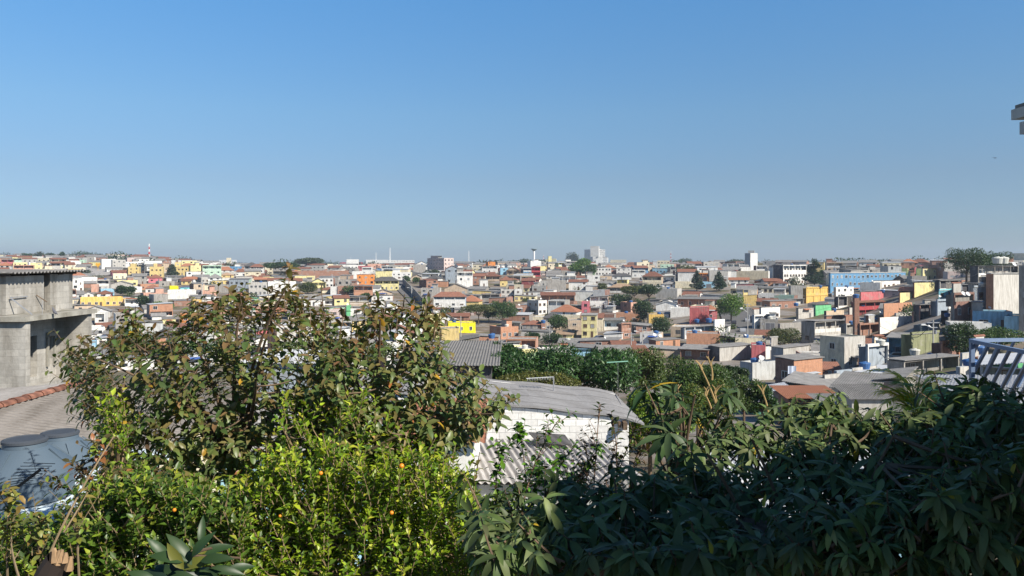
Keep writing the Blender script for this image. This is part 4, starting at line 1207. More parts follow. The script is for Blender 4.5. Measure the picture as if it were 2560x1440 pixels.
# trees: trunk px, base row, crown width px, top row, kind, colour, label, leaves
TR = """
318|742|44|714|round|dark|round dark street tree above the long orange-yellow building|1500
357|768|26|740|round|dark|dark tree beside the white porch annexe|900
395|777|30|756|round|bright|bright green bush tree in front of parked cars|900
418|777|24|761|round|bright|smaller bright green bush tree near the brick wall house|700
208|694|34|677|round|bluish|bluish tree beside the sloping grey lot|700
430|690|28|664|cone|bluish|tall dark tree between two yellow stepped apartment blocks|900
68|650|22|634|round|dark|dark round tree on the ridge, first of three|400
98|646|20|630|round|bluish|bare grey tree on the ridge|300
124|646|20|634|round|dark|dark round tree on the ridge beside the bare grey one|400
156|644|14|632|round|dark|small dark treetop at the end of the ridge|300
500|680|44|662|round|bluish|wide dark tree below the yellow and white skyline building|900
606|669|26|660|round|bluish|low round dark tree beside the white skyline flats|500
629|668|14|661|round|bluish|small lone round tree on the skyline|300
702|690|80|659|umbrella|dark|wide dark spreading tree behind the brown tree tip|2600
775|680|62|648|umbrella|bluish|flat-topped spreading tree above the brick yard wall|2400
770|737|42|708|round|olive|round olive tree beside the large white block|1500
740|780|34|745|cone|olive|olive cypress clump among grey roofs|900
880|738|40|716|round|mid|ragged bushy tree by the earth slope|700
912|748|24|735|round|mid|small round tree above blue tanks|500
1016|706|16|692|round|mid|small round tree at the top of the steep street|400
1040|708|16|696|round|mid|second small round tree at the top of the steep street|400
1080|700|34|676|round|bluish|pale scrubby tree below the pinkish skyline house|900
1196|812|70|764|umbrella|olive|olive umbrella tree beside the domed green tree|2200
1256|808|64|755|round|mid|domed green tree above the arched brick house|2600
1222|806|40|766|round|dark|dark tree between the umbrella and domed trees|1200
1244|668|22|652|round|dark|dark palm-like tree on the crest|300
1262|672|20|656|round|olive|olive palm-like tree on the crest|300
1290|664|50|654|round|bluish|low dark wood patch beside the water tower|600
1312|662|40|650|round|bluish|hazy dark tree crown behind the water tower|600
1349|662|26|650|round|bluish|hazy dark tree crown beside the cream skyline flats|500
1432|668|26|632|round|bluish|tall dark tree beside the tower block|900
1450|690|52|648|round|bright|bright green tree below the tall dark one|2200
1478|692|26|662|round|mid|dark green tree beside the salmon-topped white house|800
1553|772|50|734|round|dark|dark green tree at the uphill end of the central grove|1600
1585|762|66|718|umbrella|olive|olive flat-topped tree of the central grove|2200
1622|770|46|714|umbrella|dark|dark flat-topped tree of the central grove|1500
1610|808|48|752|round|dark|dark dense tree below the central grove|1900
1506|740|20|708|round|olive|thin olive tree in front of the sandy hipped roof house|500
1650|842|42|794|round|dark|dark leafy tree by the brick courtyards|1600
1398|830|46|790|round|mid|round green tree beside the tall cream house|1500
1372|816|20|782|round|olive|scruffy olive tree uphill of blue roof tank|500
1328|860|42|833|round|dark|round dark tree beside the grey blank wall house|1200
1378|866|48|834|round|dark|dark tree beside the white cottage with blue tank|1200
1430|782|38|766|round|olive|low dark bush tree below white corner flats|500
1828|806|60|730|round|bright|bright green street tree beside the yellow cube house|2800
1742|728|28|680|cone|pine|dark conifer close to the olive tree with bare branches|1200
1798|728|36|683|cone|pine|dark spiky conifer above the brick veranda row|1300
1720|700|48|664|round|olive|olive tree with bare branches close to a dark conifer|1000
1712|668|34|648|round|bluish|dark skyline tree beside the radio mast|600
1840|662|40|650|round|bluish|dark skyline wood patch beside the white tower block|700
2036|716|46|651|cone|pine|tall dark pine beside the white balcony flats|2600
2062|708|24|676|round|mid|green tree tucked between the pine and the blue school|700
1986|738|26|690|round|bluish|thin leafless-looking tree in front of the white balcony flats|300
2416|706|100|616|round|dark|great dark tree crowning the hill|4200
2496|690|62|630|round|dark|dark broad tree behind two cream water tanks|2200
2404|900|72|808|round|dark|large dark tree over the courtyard beside the olive house|3000
2492|880|106|822|round|mid|wide leafy tree behind the blue steel frame|3600
1962|870|72|822|round|olive|greyish olive tree in front of the weathered white house|2600
2250|668|40|656|round|bluish|hazy dark tree far behind the blue school|400
900|676|6|659|cone|bluish|single tiny cypress on the skyline near the red hall|200
"""
TRL = []
for line in TR.strip().split("\n"):
    f = line.split("|")
    TRL.append((float(f[0]), float(f[1]), float(f[2]), float(f[3]), f[4], f[5], f[6], int(f[7])))

for i, l in enumerate(LMK):
    if l['yb'] < 663:
        D0 = 1000.0 if l['xl'] > 1000 else 1300.0
    else:
        D0 = None
    # extend walls of hidden-base houses down to the ground
    l['g'] = geom(l['xl'], l['xc'], l['xr'], l['yt'], l['yb'], D0, rr=R)
    RECTS.append([l['g'][7], l['xl'], l['xr'], l['yt'], l['yb'], i, True])

TRG = []
for px, yb, w, yt, kind, col, label, n in TRL:
    D = march(px, yb) if yb > 664 else 1000.0
    TRG.append(D)
    if n > 1000:
        RECTS.append([D, px - w * .42, px + w * .42, yt, yb, -2, True])


def road_hit(xl, xr, yt, yb):
    for pp in ROAD_MASK:
        for (ax, ay), (bx, by) in zip(pp, pp[1:]):
            for t in (0, .25, .5, .75, 1):
                x = ax + (bx - ax) * t; y = ay + (by - ay) * t
                if xl - 6 < x < xr + 6 and yt - 1 < y < yb + 4:
                    return True
    return False


# candidates for the houses packed between them
CAND = []
rf_ = random.Random(21)
D = 98.0
row = 0
WCH = ['w'] * 32 + ['cr'] * 12 + ['gl'] * 15 + ['gy'] * 9 + ['br'] * 8 + ['bo'] * 3 + ['be'] * 6 + ['yp'] * 4 + ['ye'] * 3 + ['sa'] * 3 + ['mi'] * 2 + ['lb'] * 2 + ['pg'] * 2 + ['rs'] * 2 + ['or'] * 1 + ['fg'] * 4 + ['pk'] * 1 + ['bk'] * 4 + ['bl'] * 1
while D < 780:
    row += 1
    x = -0.68 * D if D > 165 else .36 * D
    while x < 0.68 * D:
        w = rf_.uniform(5.5, 11) * (1.0 if D < 450 else 1.15)
        y = D + rf_.uniform(-3, 3)
        k = x / y
        psi = -math.atan(k) * 0.75 + 0.30 * math.sin(x / 60.0 + D / 90.0) + rf_.uniform(-.08, .08)
        s = rf_.choice([1, 1, 2, 2, 2, 3]) if D < 500 else rf_.choice([1, 1, 1, 2, 2, 3])
        H = s * 2.85 + rf_.uniform(0, .5)
        wc = rf_.choice(WCH)
        sc = wc if rf_.random() < 0.55 else rf_.choice(['gl', 'gy', 'br', 'br', 'bd', 'w'])
        roof, rc = rf_.choice([('flat', 'slab')] * 4 + [('flat', 'slabw')] * 2 + [('shed', 'fib')] * 6 + [('gab', 'fib')] * 3 + [('gf', 'fib')] * 1 + [('hip', 'tile')] * 1 + [('gab', 'tile')] * 2 + [('hip', 'tileo')] + [('shed', 'met')] * 2 + [('hip', 'dark')])
        feat = rf_.choice(['', '', '', 'b', 'b', 'n', 'n', 'c', 'p', 'g', 'm', 'bg'])
        if D < 170:
            w = rf_.uniform(4.5, 7.5); roof, rc = rf_.choice([('flat', 'slab'), ('flat', 'slabw'), ('flat', 'slab'), ('gab', 'tile'), ('shed', 'fib')]); wc = rf_.choice(['w', 'bo', 'gl', 'cr', 'br', 'w', 'sa', 'lb', 'w']); H = max(H, 5.7)
        if roof != 'flat':
            feat = feat.replace('c', '')
        z = T(x, y) - 0.2
        dep = rf_.uniform(6.5, 10) if D > 170 else rf_.uniform(4.5, 6.5)
        if roof in ('hip', 'gab', 'gf'):
            H += 1.0
        u = Vector((math.cos(psi), math.sin(psi))); v = Vector((-math.sin(psi), math.cos(psi)))
        pts = [Vector((x, y)), Vector((x, y)) + u * w, Vector((x, y)) + v * dep, Vector((x, y)) + u * w + v * dep]
        pxs = [1280 + FPX * p.x / p.y for p in pts]
        xl, xr = min(pxs), max(pxs)
        yt = HOR - FPX * (z + H) / y; yb = HOR - FPX * z / y
        CAND.append(dict(x=x, y=y, z=z, psi=psi, a=w, b=dep, H=H, wc=wc, sc=sc, roof=roof, rc=rc, feat=feat, xl=xl, xr=xr, yt=yt, yb=yb, D=y + 1.0, seed=rf_.random()))
        x += w + rf_.choice([0.0, 0.1, 0.6, 1.5]) + (9 if rf_.random() < 0.05 else 0)
    D += 9.5 + D * 0.012 + (7 if row % 3 == 0 else 0)

keep = []
LOW = []
for c in CAND:
    if c['H'] > 5:
        d_ = dict(c); d_['H'] = 3.0 + c['seed'] * .6; d_['yt'] = HOR - FPX * (c['z'] + d_['H']) / c['y']; d_['low'] = 1; d_['feat'] = d_['feat'].replace('b', '').replace('c', '')
        c['alt'] = d_
for c in [q for c in CAND for q in (c, c.get('alt')) if q]:
    if c.get('low') and c0_ok:
        continue
    c0_ok = True
    if c['xr'] < -10 or c['xl'] > 2570 or c['y'] > 770 and 0 or road_hit(c['xl'], c['xr'], c['yt'], c['yb']):
        continue
    bad = False
    for r in RECTS:
        ox = min(c['xr'], r[2]) - max(c['xl'], r[1]); oy = min(c['yb'], r[4]) - max(c['yt'], r[3])
        if ox <= 1 or oy <= 0:
            continue
        area = (r[2] - r[1]) * (r[4] - r[3]); mine = (c['xr'] - c['xl']) * (c['yb'] - c['yt'])
        if c['D'] < r[0] + 3:
            if ox * oy > ((.3 if r[0] < 230 else 0.14) if r[5] >= 0 else 0.02) * area or ox * oy > (0.6 if r[5] >= 0 else .12) * mine:
                bad = True; break
        elif c['D'] < r[0] + 9 and ox * oy > 0.45 * mine:
            bad = True; break
    c0_ok = not bad
    if not bad:
        keep.append(c)
CAND = keep
items = [(r[0], r[1], r[2], r[3], r[4], ('L', r[5])) for r in RECTS] + [(c['D'], c['xl'], c['xr'], c['yt'], c['yb'], ('C', i)) for i, c in enumerate(CAND)]
items.sort(key=lambda q: q[0])
# what stands near hides what is behind
free = np.ones((IH, IW), bool)
yy, xx = np.mgrid[0:IH, 0:IW] * GB
free[(xx < 222) & (yy > 690) & (yy < 990) & ~((xx > 180) & (yy < 770))] = False
free[(yy > 905) & (xx < 1230)] = False
free[(yy > 860) & (xx > 300) & (xx < 1060)] = False
free[(yy > 890) & (xx > 1200) & (xx < 1600)] = False
free[(yy > 905) & (xx > 1590) & (xx < 1870)] = False
free[(yy > 1000)] = False
VIS = {}
for D_, xl, xr, yt, yb, key in items:
    a, b = max(0, int(round(xl / GB))), min(IW, max(int(round(xl / GB)) + 1, int(round(xr / GB))))
    c, d = max(0, int(round(yt / GB))), min(IH, max(int(round(yt / GB)) + 1, int(round(yb / GB))))
    if b <= a or d <= c:
        VIS[key] = 0; continue
    sub = free[c:d, a:b]
    VIS[key] = int(sub.sum()); sub[:] = False
order = sorted([i for i in range(len(CAND)) if VIS[('C', i)] >= 3], key=lambda i: -VIS[('C', i)])
NIND = max(0, 292 - len(LMK))
IND = set(order[:NIND])
BULK = order[NIND:]
print("landmarks", len(LMK), "candidates", len(CAND), "visible", len(order), "individual", len(IND))

ROOFTOP = []      # (root, world roof point, label) for tanks and dishes
HG = "houses packed on the hillside"


def auto_label(cx, cy, wc, st, roof, rc, feat):
    rf = sorted(REFS, key=lambda r: abs(r[0] - cx) + 2.2 * abs(r[1] - cy))
    left = [r for r in rf if r[0] < cx - 4]; right = [r for r in rf if r[0] >= cx + 4]
    up = [r for r in rf if r[1] < cy - 6]; dn = [r for r in rf if r[1] > cy + 6]
    base = NW[wc] + ' ' + {1: 'low', 2: 'two-storey', 3: 'three-storey'}.get(st, 'tall') + ' house, '
    rw = roof_words(roof, rc, feat)
    opts = []
    if dn and abs(dn[0][0] - cx) < 60:
        opts.append(base + rw + ', uphill from the ' + dn[0][2])
    if up and abs(up[0][0] - cx) < 60:
        opts.append(base + rw + ', downhill from the ' + up[0][2])
    if left and right:
        opts.append(base + 'between the ' + left[0][2] + ' and the ' + right[0][2])
        opts.append(base + rw + ', between ' + left[0][2] + ' and ' + right[0][2])
    for q in rf[:4]:
        opts.append(base + rw + ', near the ' + q[2])
    if up and dn:
        opts.append(base + rw + ', from ' + up[0][2] + ' down towards ' + dn[0][2])
    opts = [o for o in opts if len(o.split()) <= 16]
    for o in opts:
        if o not in USED:
            return o
    return opts[0]


for i, l in enumerate(LMK):
    X, Y, z, psi, a, b, H, D_ = l['g']
    rr = random.Random(i * 31 + 5)
    lod = 0 if D_ < 420 else 1
    side = 1 if (l['xc'] and l['xc'] - l['xl'] > 2) else 0
    if 'S' not in l['feat'] and l['xc'] and 'n' in l['feat']:
        side = 0
    H = max(H, 2.2)
    lab = l['label'] or auto_label((l['xl'] + l['xr']) / 2, (l['yt'] + l['yb']) / 2, l['wc'], int(round(H / 2.9)) or 1, l['roof'], l['rc'], l['feat'])
    name = 'house'
    for w_, nm in (('tower block', 'apartment_tower'), ('apartment', 'apartment_block'), ('flats', 'apartment_block'), ('hall', 'hall'), ('school', 'school_building'), ('workshop', 'workshop'), ('shed', 'shed')):
        if w_ in lab.split(' beside ')[0].split(' behind ')[0].split(' near ')[0].split(' above ')[0]:
            name = nm; break
    root = make_house(X, Y, z, psi, a, b, H, l['wc'], l['sc'], l['roof'], l['rc'], l['feat'], rr, lod, side, lab, HG if name == 'house' else None, name)
    M = Matrix.Translation((X, Y, z)) @ Matrix.Rotation(psi, 4, 'Z')
    ROOFTOP.append((M, root['h'], a, b, l, lab, D_, 't' in l['feat'] or (l['roof'] == 'flat' and 60 < (l['xr'] - l['xl']) * 2 and D_ < 450 and rr.random() < .4), 'd' in l['feat'] or (l['roof'] == 'flat' and D_ < 400 and rr.random() < .4)))
    l['M'] = M
    l['dims'] = (a, b, H, root['h'])

for i in sorted(IND, key=lambda i: CAND[i]['D']):
    c = CAND[i]
    rr = random.Random(int(c['seed'] * 1e6))
    lod = 0 if c['D'] < 420 else 1
    st = max(1, int(round((c['H'] - (1 if c['roof'] in ('hip', 'gab', 'gf') else 0)) / 2.95)))
    lab = auto_label((c['xl'] + c['xr']) / 2, (c['yt'] + c['yb']) / 2, c['wc'], st, c['roof'], c['rc'], c['feat'])
    side = 1 if (c['x'] / c['y'] > -math.sin(c['psi']) + 0.05) else 0
    root = make_house(c['x'], c['y'], c['z'], c['psi'], c['a'], c['b'], c['H'], c['wc'], c['sc'], c['roof'], c['rc'], c['feat'], rr, lod, side, lab, HG)
    M = Matrix.Translation((c['x'], c['y'], c['z'])) @ Matrix.Rotation(c['psi'], 4, 'Z')
    if c['roof'] == 'flat' and 'c' not in c['feat']:
        ROOFTOP.append((M, root['h'], c['a'], c['b'], c, lab, c['D'], rr.random() < 0.65 and VIS[('C', i)] > 12, rr.random() < 0.5 and VIS[('C', i)] > 12))

# the rest of the town and the far districts, one mass nobody could count
bm_, bmats = MB(), []


def bmat(m):
    if m not in bmats:
        bmats.append(m)
    return bmats.index(m)


bulk = dict(mb=bm_, mat=bmat)
for i in BULK:
    c = CAND[i]
    make_house(c['x'], c['y'], c['z'], c['psi'], c['a'], c['b'], c['H'], c['wc'], c['sc'], c['roof'], c['rc'], c['feat'].replace('c', ''), random.Random(i), 1, 0, '', None, bulk=bulk)
rf_ = random.Random(5)
D = 780.0
while D < 3300:
    x = -0.68 * D
    while x < 0.68 * D:
        w = rf_.uniform(7, 20) * (1 + D / 3000)
        if rf_.random() < 0.7:
            y = D + rf_.uniform(-12, 12)
            H = rf_.choice([3.2, 3.2, 6, 6, 7.0]) + rf_.uniform(0, 1)
            wc = rf_.choice(WCH); roof, rc = rf_.choice([('flat', 'slab'), ('flat', 'slabw'), ('flat', 'slabw'), ('shed', 'fib'), ('gab', 'tile'), ('gab', 'fib')])
            z = T(x, y)
            b = MB(); b.box(0, 0, -3, w, 9, H, bmat(W(wc)), bmat(W(wc)), bmat(RM['slab'] if roof == 'flat' else RM[rc]))
            if roof != 'flat':
                r_ = 1.6
                b.poly([(0, -.3, H), (w, -.3, H), (w, 4.5, H + r_), (0, 4.5, H + r_)], bmat(RM[rc])); b.poly([(0, 4.5, H + r_), (w, 4.5, H + r_), (w, 9.3, H), (0, 9.3, H)], bmat(RM[rc]))
            if D < 1500 and roof != 'x':
                n_ = max(1, int(w / 4))
                for s in range(int(H // 3)):
                    for q in range(n_):
                        u = w * (q + .5) / n_ - .7
                        b.box(u, -0.05, s * 3 + 1.0, u + 1.4, 0.02, s * 3 + 2.1, bmat(M_GLASS))
            bm_.add(b, Matrix.Translation((x, y, z)) @ Matrix.Rotation(-math.atan(x / y) * 0.8 + rf_.uniform(-.4, .4), 4, 'Z'))
        x += w * rf_.uniform(1.0, 1.6)
    D *= 1.028
o = bm_.build("distant_houses", bmats)
tag(o, "far districts of small pale houses fading along the skyline", kind="stuff")

# ------------------------------------------------------------------ trees of the town
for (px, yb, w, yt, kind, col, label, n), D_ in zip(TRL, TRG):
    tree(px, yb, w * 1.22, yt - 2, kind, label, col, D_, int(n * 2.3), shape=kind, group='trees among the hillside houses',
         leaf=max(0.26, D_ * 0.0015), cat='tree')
# scattered scrub and far woods: uncountable
rs = np.random.RandomState(3)
pp = []; 
for _ in range(150):
    D_ = rs.uniform(190, 760); k = rs.uniform(-.66, .66)
    x = k * D_; r = rs.uniform(1.0, 2.6)
    q = rs.normal(size=(160, 3)); q /= np.linalg.norm(q, axis=1)[:, None]
    pp.append(np.array([x, D_, T(x, D_) + r * 0.6]) + q * np.array([r * 1.5, r, r]) * rs.uniform(.4, 1, (160, 1)))
pp = np.concatenate(pp); N = len(pp)
o = leaves("scrub_vegetation", pp, rdir(N), rdir(N), np.full(N, 0.6), np.full(N, 0.45), vcol(N, TREECOL['mid'] + TREECOL['olive'], .3), M_LEAF, None, 'diamond')
tag(o, "low scrub growing between the houses", kind="stuff")
pp = []
for _ in range(260):
    D_ = rs.uniform(780, 3000); k = rs.uniform(-.66, .66)
    x = k * D_; r = rs.uniform(4, 7) * (1 + D_ / 4000)
    q = rs.normal(size=(260, 3)); q /= np.linalg.norm(q, axis=1)[:, None]
    pp.append(np.array([x, D_, T(x, D_) + r * 0.7]) + q * np.array([r * 2.2, r, r]) * rs.uniform(.3, 1, (260, 1)))
pp = np.concatenate(pp); N = len(pp)
o = leaves("distant_forest", pp, rdir(N), rdir(N), np.full(N, 2.2), np.full(N, 1.8), vcol(N, TREECOL['dark'] + TREECOL['bluish'], .3), M_LEAF, None, 'diamond')
tag(o, "far tree clumps among the distant houses", kind="stuff")


# ------------------------------------------------------------------ roof tanks, dishes
def water_tank(loc, r, label, blue=True):
    root = empty('water_tank', loc)
    tag(root, label, 'water tank', 'water tanks on the hillside roofs')
    m = MB(); m.lathe(0, 0, [(r * 0.8, 0), (r, r * 0.95), (r * 1.04, r)], 0, 14)
    m.build('tank_body', M_TANK if blue else M_TANKG, root)
    m = MB(); m.lathe(0, 0, [(r * 1.05, r), (r * 0.9, r * 1.18), (r * 0.35, r * 1.3), (r * 0.3, r * 1.38)], 0, 14)
    m.build('lid', M_TANK if blue else M_TANKG, root)
    return root


def dish(loc, r, label, rz=0.5):
    r *= .55
    root = empty('satellite_dish', loc, rz)
    tag(root, label, 'satellite dish', 'satellite dishes on the hillside roofs')
    m = MB(); m.bar((0, 0, -0.1), (0, 0, 0.7), 0.035)
    m.build('mast', M_STEEL, root)
    m = MB()
    c = Vector((0, -0.1, 0.9)); ax = Vector((0, -0.8, 0.6)); u = Vector((1, 0, 0)); v = ax.cross(u)
    prev = None
    for q in (0.05, 0.5, 1.0):
        ring = [c + ax * (q * q * r * 0.35) + (u * math.cos(t) + v * math.sin(t)) * r * q for t in [i * math.pi / 8 for i in range(16)]]
        if prev:
            for i in range(16):
                m.poly([prev[i], prev[(i + 1) % 16], ring[(i + 1) % 16], ring[i]])
        prev = ring
    m.bar(c + v * (-r * .9), c + ax * r * 0.9, 0.02); m.build('reflector', M_DISH, root)
    return root


def shorten(lab, n):
    w = lab.replace(',', '').split()
    return ' '.join(w[:n])


for M, h, a, b, l, lab, D_, t, d in ROOFTOP:
    rr = random.Random(int(D_ * 10 + a * 100))
    if t:
        p = M @ Vector((a * rr.uniform(.2, .8), b * .35, h + 0.02))
        blue = rr.random() < .8
        water_tank(p, 0.75, ('blue' if blue else 'pale') + ' water tank on the ' + shorten(lab, 11), blue)
    if d:
        p = M @ Vector((a * rr.uniform(.2, .8), 0.6, h + 0.1))
        dish(p, 0.55 if D_ < 300 else 0.8, 'round dish on the ' + shorten(lab, 11), rr.uniform(0, 1))


def on(px, py, D_):
    return P(px, py, D_)


for px, py, D_, r_, lab in ((2494, 659, 232, 1.5, 'cream round water tank on the dark hill roof, beside its twin'), (2508, 659, 232, 1.5, 'second cream round water tank on the dark hill roof, by the tree'),
                            (2287, 888, 128, .8, 'pale tank among cables on the pillared terrace house'), (2410, 906, 128, .9, 'white square-lidded water tank beside the blue steel frame')):
    o = water_tank(on(px, py, D_), r_, lab, False)
for px, py, D_, r_, lab in ((2326, 892, 122, .6, 'blue tank beside the yellow pole box'), (1229, 846, 190, 1.1, 'big blue and white tank on a brick stand'), (1358, 808, 290, 1.2, 'blue tank on a tall thin brick stand near trees'),
                            (1742, 806, 205, .9, 'dark blue tank between the rose building and white modern house'), (1772, 806, 205, 1.1, 'larger dark blue tank beside the plain bright white cube'),
                            (2140, 745, 200, 1.0, 'blue tank on a post beside the red gazebo'), (1990, 765, 200, .8, 'blue tank on the white parapet behind the green wall house'),
                            (2368, 792, 165, .8, 'royal blue tank in the shaded courtyard under brick tower'), (1546, 857, 230, .6, 'little blue tank on the low rambling brick house')):
    water_tank(on(px, py, D_), r_ * .75, lab, True)
    if 'stand' in lab or 'post' in lab:
        m = MB(); p = on(px, py, D_); zg = T(p.x, p.y)
        m.box(p.x - r_ * .6, p.y - r_ * .6, zg - 1, p.x + r_ * .6, p.y + r_ * .6, p.z, 0)
        o = m.build('tank_stand', W('br')); tag(o, 'slim brick pillar under the ' + lab.replace(' on a ', ', '), 'pillar')
for px, py, D_, r_, lab in ((2407, 746, 158, .9, 'white dish on the brown brick tower house, paired with another'), (2418, 747, 158, .9, 'white dish touching its twin on the brown brick tower house'),
                            (2534, 672, 170, .9, 'white dish high on the shaded wall by the great concrete wall'), (2343, 934, 118, .9, 'white dish in the pillared terrace, under the sheet roof'),
                            (2356, 932, 118, .9, 'white dish in the pillared terrace beside the brick end wall'), (2310, 940, 112, 1.1, 'big grey mesh dish below the pillared terrace'),
                            (1902, 908, 140, .9, 'large mesh dish on the low grey depot'), (1650, 848, 210, .9, 'round pale dish on the brick courtyard, nearest the red tank'), (1636, 846, 210, .9, 'round pale dish on the brick courtyard wall')):
    dish(on(px, py, D_), r_, lab, 0.3)


# ------------------------------------------------------------------ masts, poles, water tower
def lattice_mast(px, yb, yt, D_, label, red=True):
    p = P(px, yb, D_); H = (yb - yt) / FPX * D_
    root = empty('radio_mast', p); tag(root, label, 'radio mast', 'radio masts on the skyline')
    w0 = H * 0.04
    n = 8
    for i in range(n):
        m = MB(); z0, z1 = H * i / n, H * (i + 1) / n
        a, b = w0 * (1 - .75 * i / n), w0 * (1 - .75 * (i + 1) / n)
        for sx, sy in ((1, 1), (1, -1), (-1, -1), (-1, 1)):
            m.bar((sx * a, sy * a, z0), (sx * b, sy * b, z1), H * 0.007)
        for (s1, s2) in (((1, 1), (1, -1)), ((1, -1), (-1, -1)), ((-1, -1), (-1, 1)), ((-1, 1), (1, 1))):
            m.bar((s1[0] * a, s1[1] * a, z0), (s2[0] * b, s2[1] * b, z1), H * 0.006)
            m.bar((s2[0] * a, s2[1] * a, z0), (s1[0] * b, s1[1] * b, z1), H * 0.003)
        m.build('mast_section', (M_RED if (i % 2 == 0 and red) else M_WHITE), root)
    m = MB()
    for q in (.7, .85, .95):
        m.lathe(w0 * .5, 0, [(H * .01, H * q), (H * .012, H * q + H * .02)], 0, 8)
    m.bar((0, 0, H), (0, 0, H * 1.06), H * .003)
    m.build('antenna', M_WHITE, root)


lattice_mast(373, 662, 610, 1000, 'tall red and white lattice mast on the skyline')
lattice_mast(940, 655, 632, 1100, 'thin short mast above the white skyline hall', False)
lattice_mast(975, 655, 620, 1100, 'taller thin white mast above the white skyline flats', False)
lattice_mast(1172, 664, 628, 1300, 'faint hazy mast above the crest houses', False)
lattice_mast(1359, 664, 637, 1100, 'short mast between the water tower and cream flats')
lattice_mast(1677, 662, 629, 1200, 'pale mast with a red base beside skyline trees')
lattice_mast(877, 650, 640, 1000, 'tiny mast above the red hall', False)

wt = empty('water_tower', P(1335, 668, 900)); tag(wt, 'white water tower with a flared green-grey bowl on the skyline', 'water tower')
s_ = 900 / FPX
m = MB(); m.lathe(0, 0, [(2.6 * s_ * 1.0, -8), (2.3 * s_, 40 * s_)], 0, 16); m.build('shaft', M_WHITE, wt)
m = MB(); m.lathe(0, 0, [(2.3 * s_, 40 * s_), (7.8 * s_, 45.5 * s_), (7.4 * s_, 46.3 * s_), (2 * s_, 47 * s_)], 0, 20)
m.build('bowl', plain('grey_green_bowl', (0.2, 0.27, 0.28)), wt)


def street_pole(px, yb, yt, label, D_=None, lamp=True, wires=True, box=False):
    D_ = D_ or march(px, yb)
    p = P(px, yb, D_); H = (yb - yt) / FPX * D_
    root = empty('utility_pole', p); tag(root, label, 'utility pole', 'utility poles along the streets')
    r = max(0.13, D_ * 0.0006)
    m = MB(); m.bar((0, 0, -3), (0, 0, H), r * 1.2, 0, 8, r * .8); m.build('pole', M_POLE, root)
    if wires:
        m = MB(); m.box(-1.0, -.06, H - .5, 1.0, .06, H - .35); m.box(-.7, -.06, H - 1.3, .7, .06, H - 1.15); m.build('crossarm', M_STEEL, root)
        m = MB(); m.lathe(.35, 0, [(.22, H * .62), (.24, H * .72)], 0, 10); m.build('transformer', M_STEEL, root)
    if lamp:
        m = MB(); m.bar((0, 0, H * .78), (-1.6, -.4, H * .88), .05); m.box(-2.2, -.55, H * .86, -1.5, -.3, H * .9); m.build('street_lamp_arm', M_DISH, root)
    if box:
        m = MB(); m.box(-.35, -.3, H * .12, .35, -.1, H * .2); m.build('yellow_box', W('yb'), root)
    return p + Vector((0, 0, H - .4))


TOPS = {}
for key, px, yb, yt, lab, kw in (
        ('a', 1152, 845, 790, 'plain white pole in front of the bright yellow garage', dict(wires=False)),
        ('b', 1869, 862, 758, 'tall lamp pole over the dark street of parked cars', {}),
        ('c', 1904, 846, 792, 'slim pole beside the turquoise-edged wall', dict(lamp=False)),
        ('d', 2333, 892, 800, 'utility pole with a yellow box in front of the olive house', dict(box=True)),
        ('e', 2220, 902, 868, 'short white lamp post beside the parked vans', dict(wires=False, lamp=False)),
        ('f', 1029, 744, 715, 'utility pole halfway down the steep street wall', {}),
        ('g', 1606, 880, 820, 'utility pole among crowded brick yards above the trees', {}),
        ('h', 1578, 890, 830, 'thinner utility pole beside the tall thin brick tower', dict(lamp=False)),
        ('i', 1464, 692, 664, 'pole in front of the bright green skyline tree', {}),
        ('j', 505, 760, 684, 'tall slim pole beside the big white shed', dict(lamp=False)),
        ('k', 1374, 866, 812, 'pole rising behind the round dark trees', {}),
        ('l', 2455, 716, 664, 'pole in front of the dark-roofed hill house', {}),
        ('m', 2136, 800, 744, 'pole standing by the red gazebo', dict(lamp=False)),
        ('n', 1534, 782, 752, 'short pole before the central grove', {}),
        ('o', 830, 716, 686, 'slim pole before the brick yard wall', dict(lamp=False)),
        ('q', 1316, 850, 832, 'stubby pole on the lower road', dict(lamp=False))):
    TOPS[key] = street_pole(px, yb, yt, lab, **kw)


def wire(p, q, sag, label, r=0.035):
    m = MB(); n = 10
    pts = [p.lerp(q, i / n) - Vector((0, 0, sag * 4 * (i / n) * (1 - i / n))) for i in range(n + 1)]
    for a, b in zip(pts, pts[1:]):
        m.bar(a, b, r, 0, 3)
    tag(m.build('power_line', M_BLACK), label, 'power line', 'power lines strung over the town')


wire(TOPS['b'], TOPS['c'], .8, 'dark cable from the tall lamp pole to the slim pole')
wire(TOPS['d'], P(2440, 835, 100), 1.2, 'dark cable from the yellow-box pole towards the dark tree')
wire(TOPS['d'], P(2200, 815, 150), 1.5, 'dark cable along the long cream parapet', .03)
wire(TOPS['g'], TOPS['h'], .6, 'cable between the two poles above the trees')
wire(TOPS['l'], P(2425, 690, 190), .8, 'cable on the dark-roofed hill house pole')
wire(TOPS['d'], P(2230, 870, 140), 1.0, 'cable from the yellow-box pole over the parked vans', .03)

for i_, (a_, b_) in enumerate((('a', 'q'), ('f', 'o'), ('e', 'd'), ('m', 'c'), ('k', 'g'), ('n', 'k'), ('b', 'g'), ('i', 'n'))):
    wire(TOPS[a_], TOPS[b_], 1.2, ('thin dark cable crossing the roofs from the %s towards the %s' % ({'a': 'garage pole', 'f': 'steep street pole', 'e': 'white lamp post', 'm': 'gazebo pole', 'k': 'round-tree pole', 'n': 'grove pole', 'b': 'dark street pole', 'i': 'skyline tree pole'}[a_],
         {'q': 'lower road', 'o': 'brick yard wall', 'd': 'yellow box', 'c': 'turquoise edge', 'g': 'brick yards', 'k': 'round dark trees', 'n': 'central grove'}[b_])), .03)

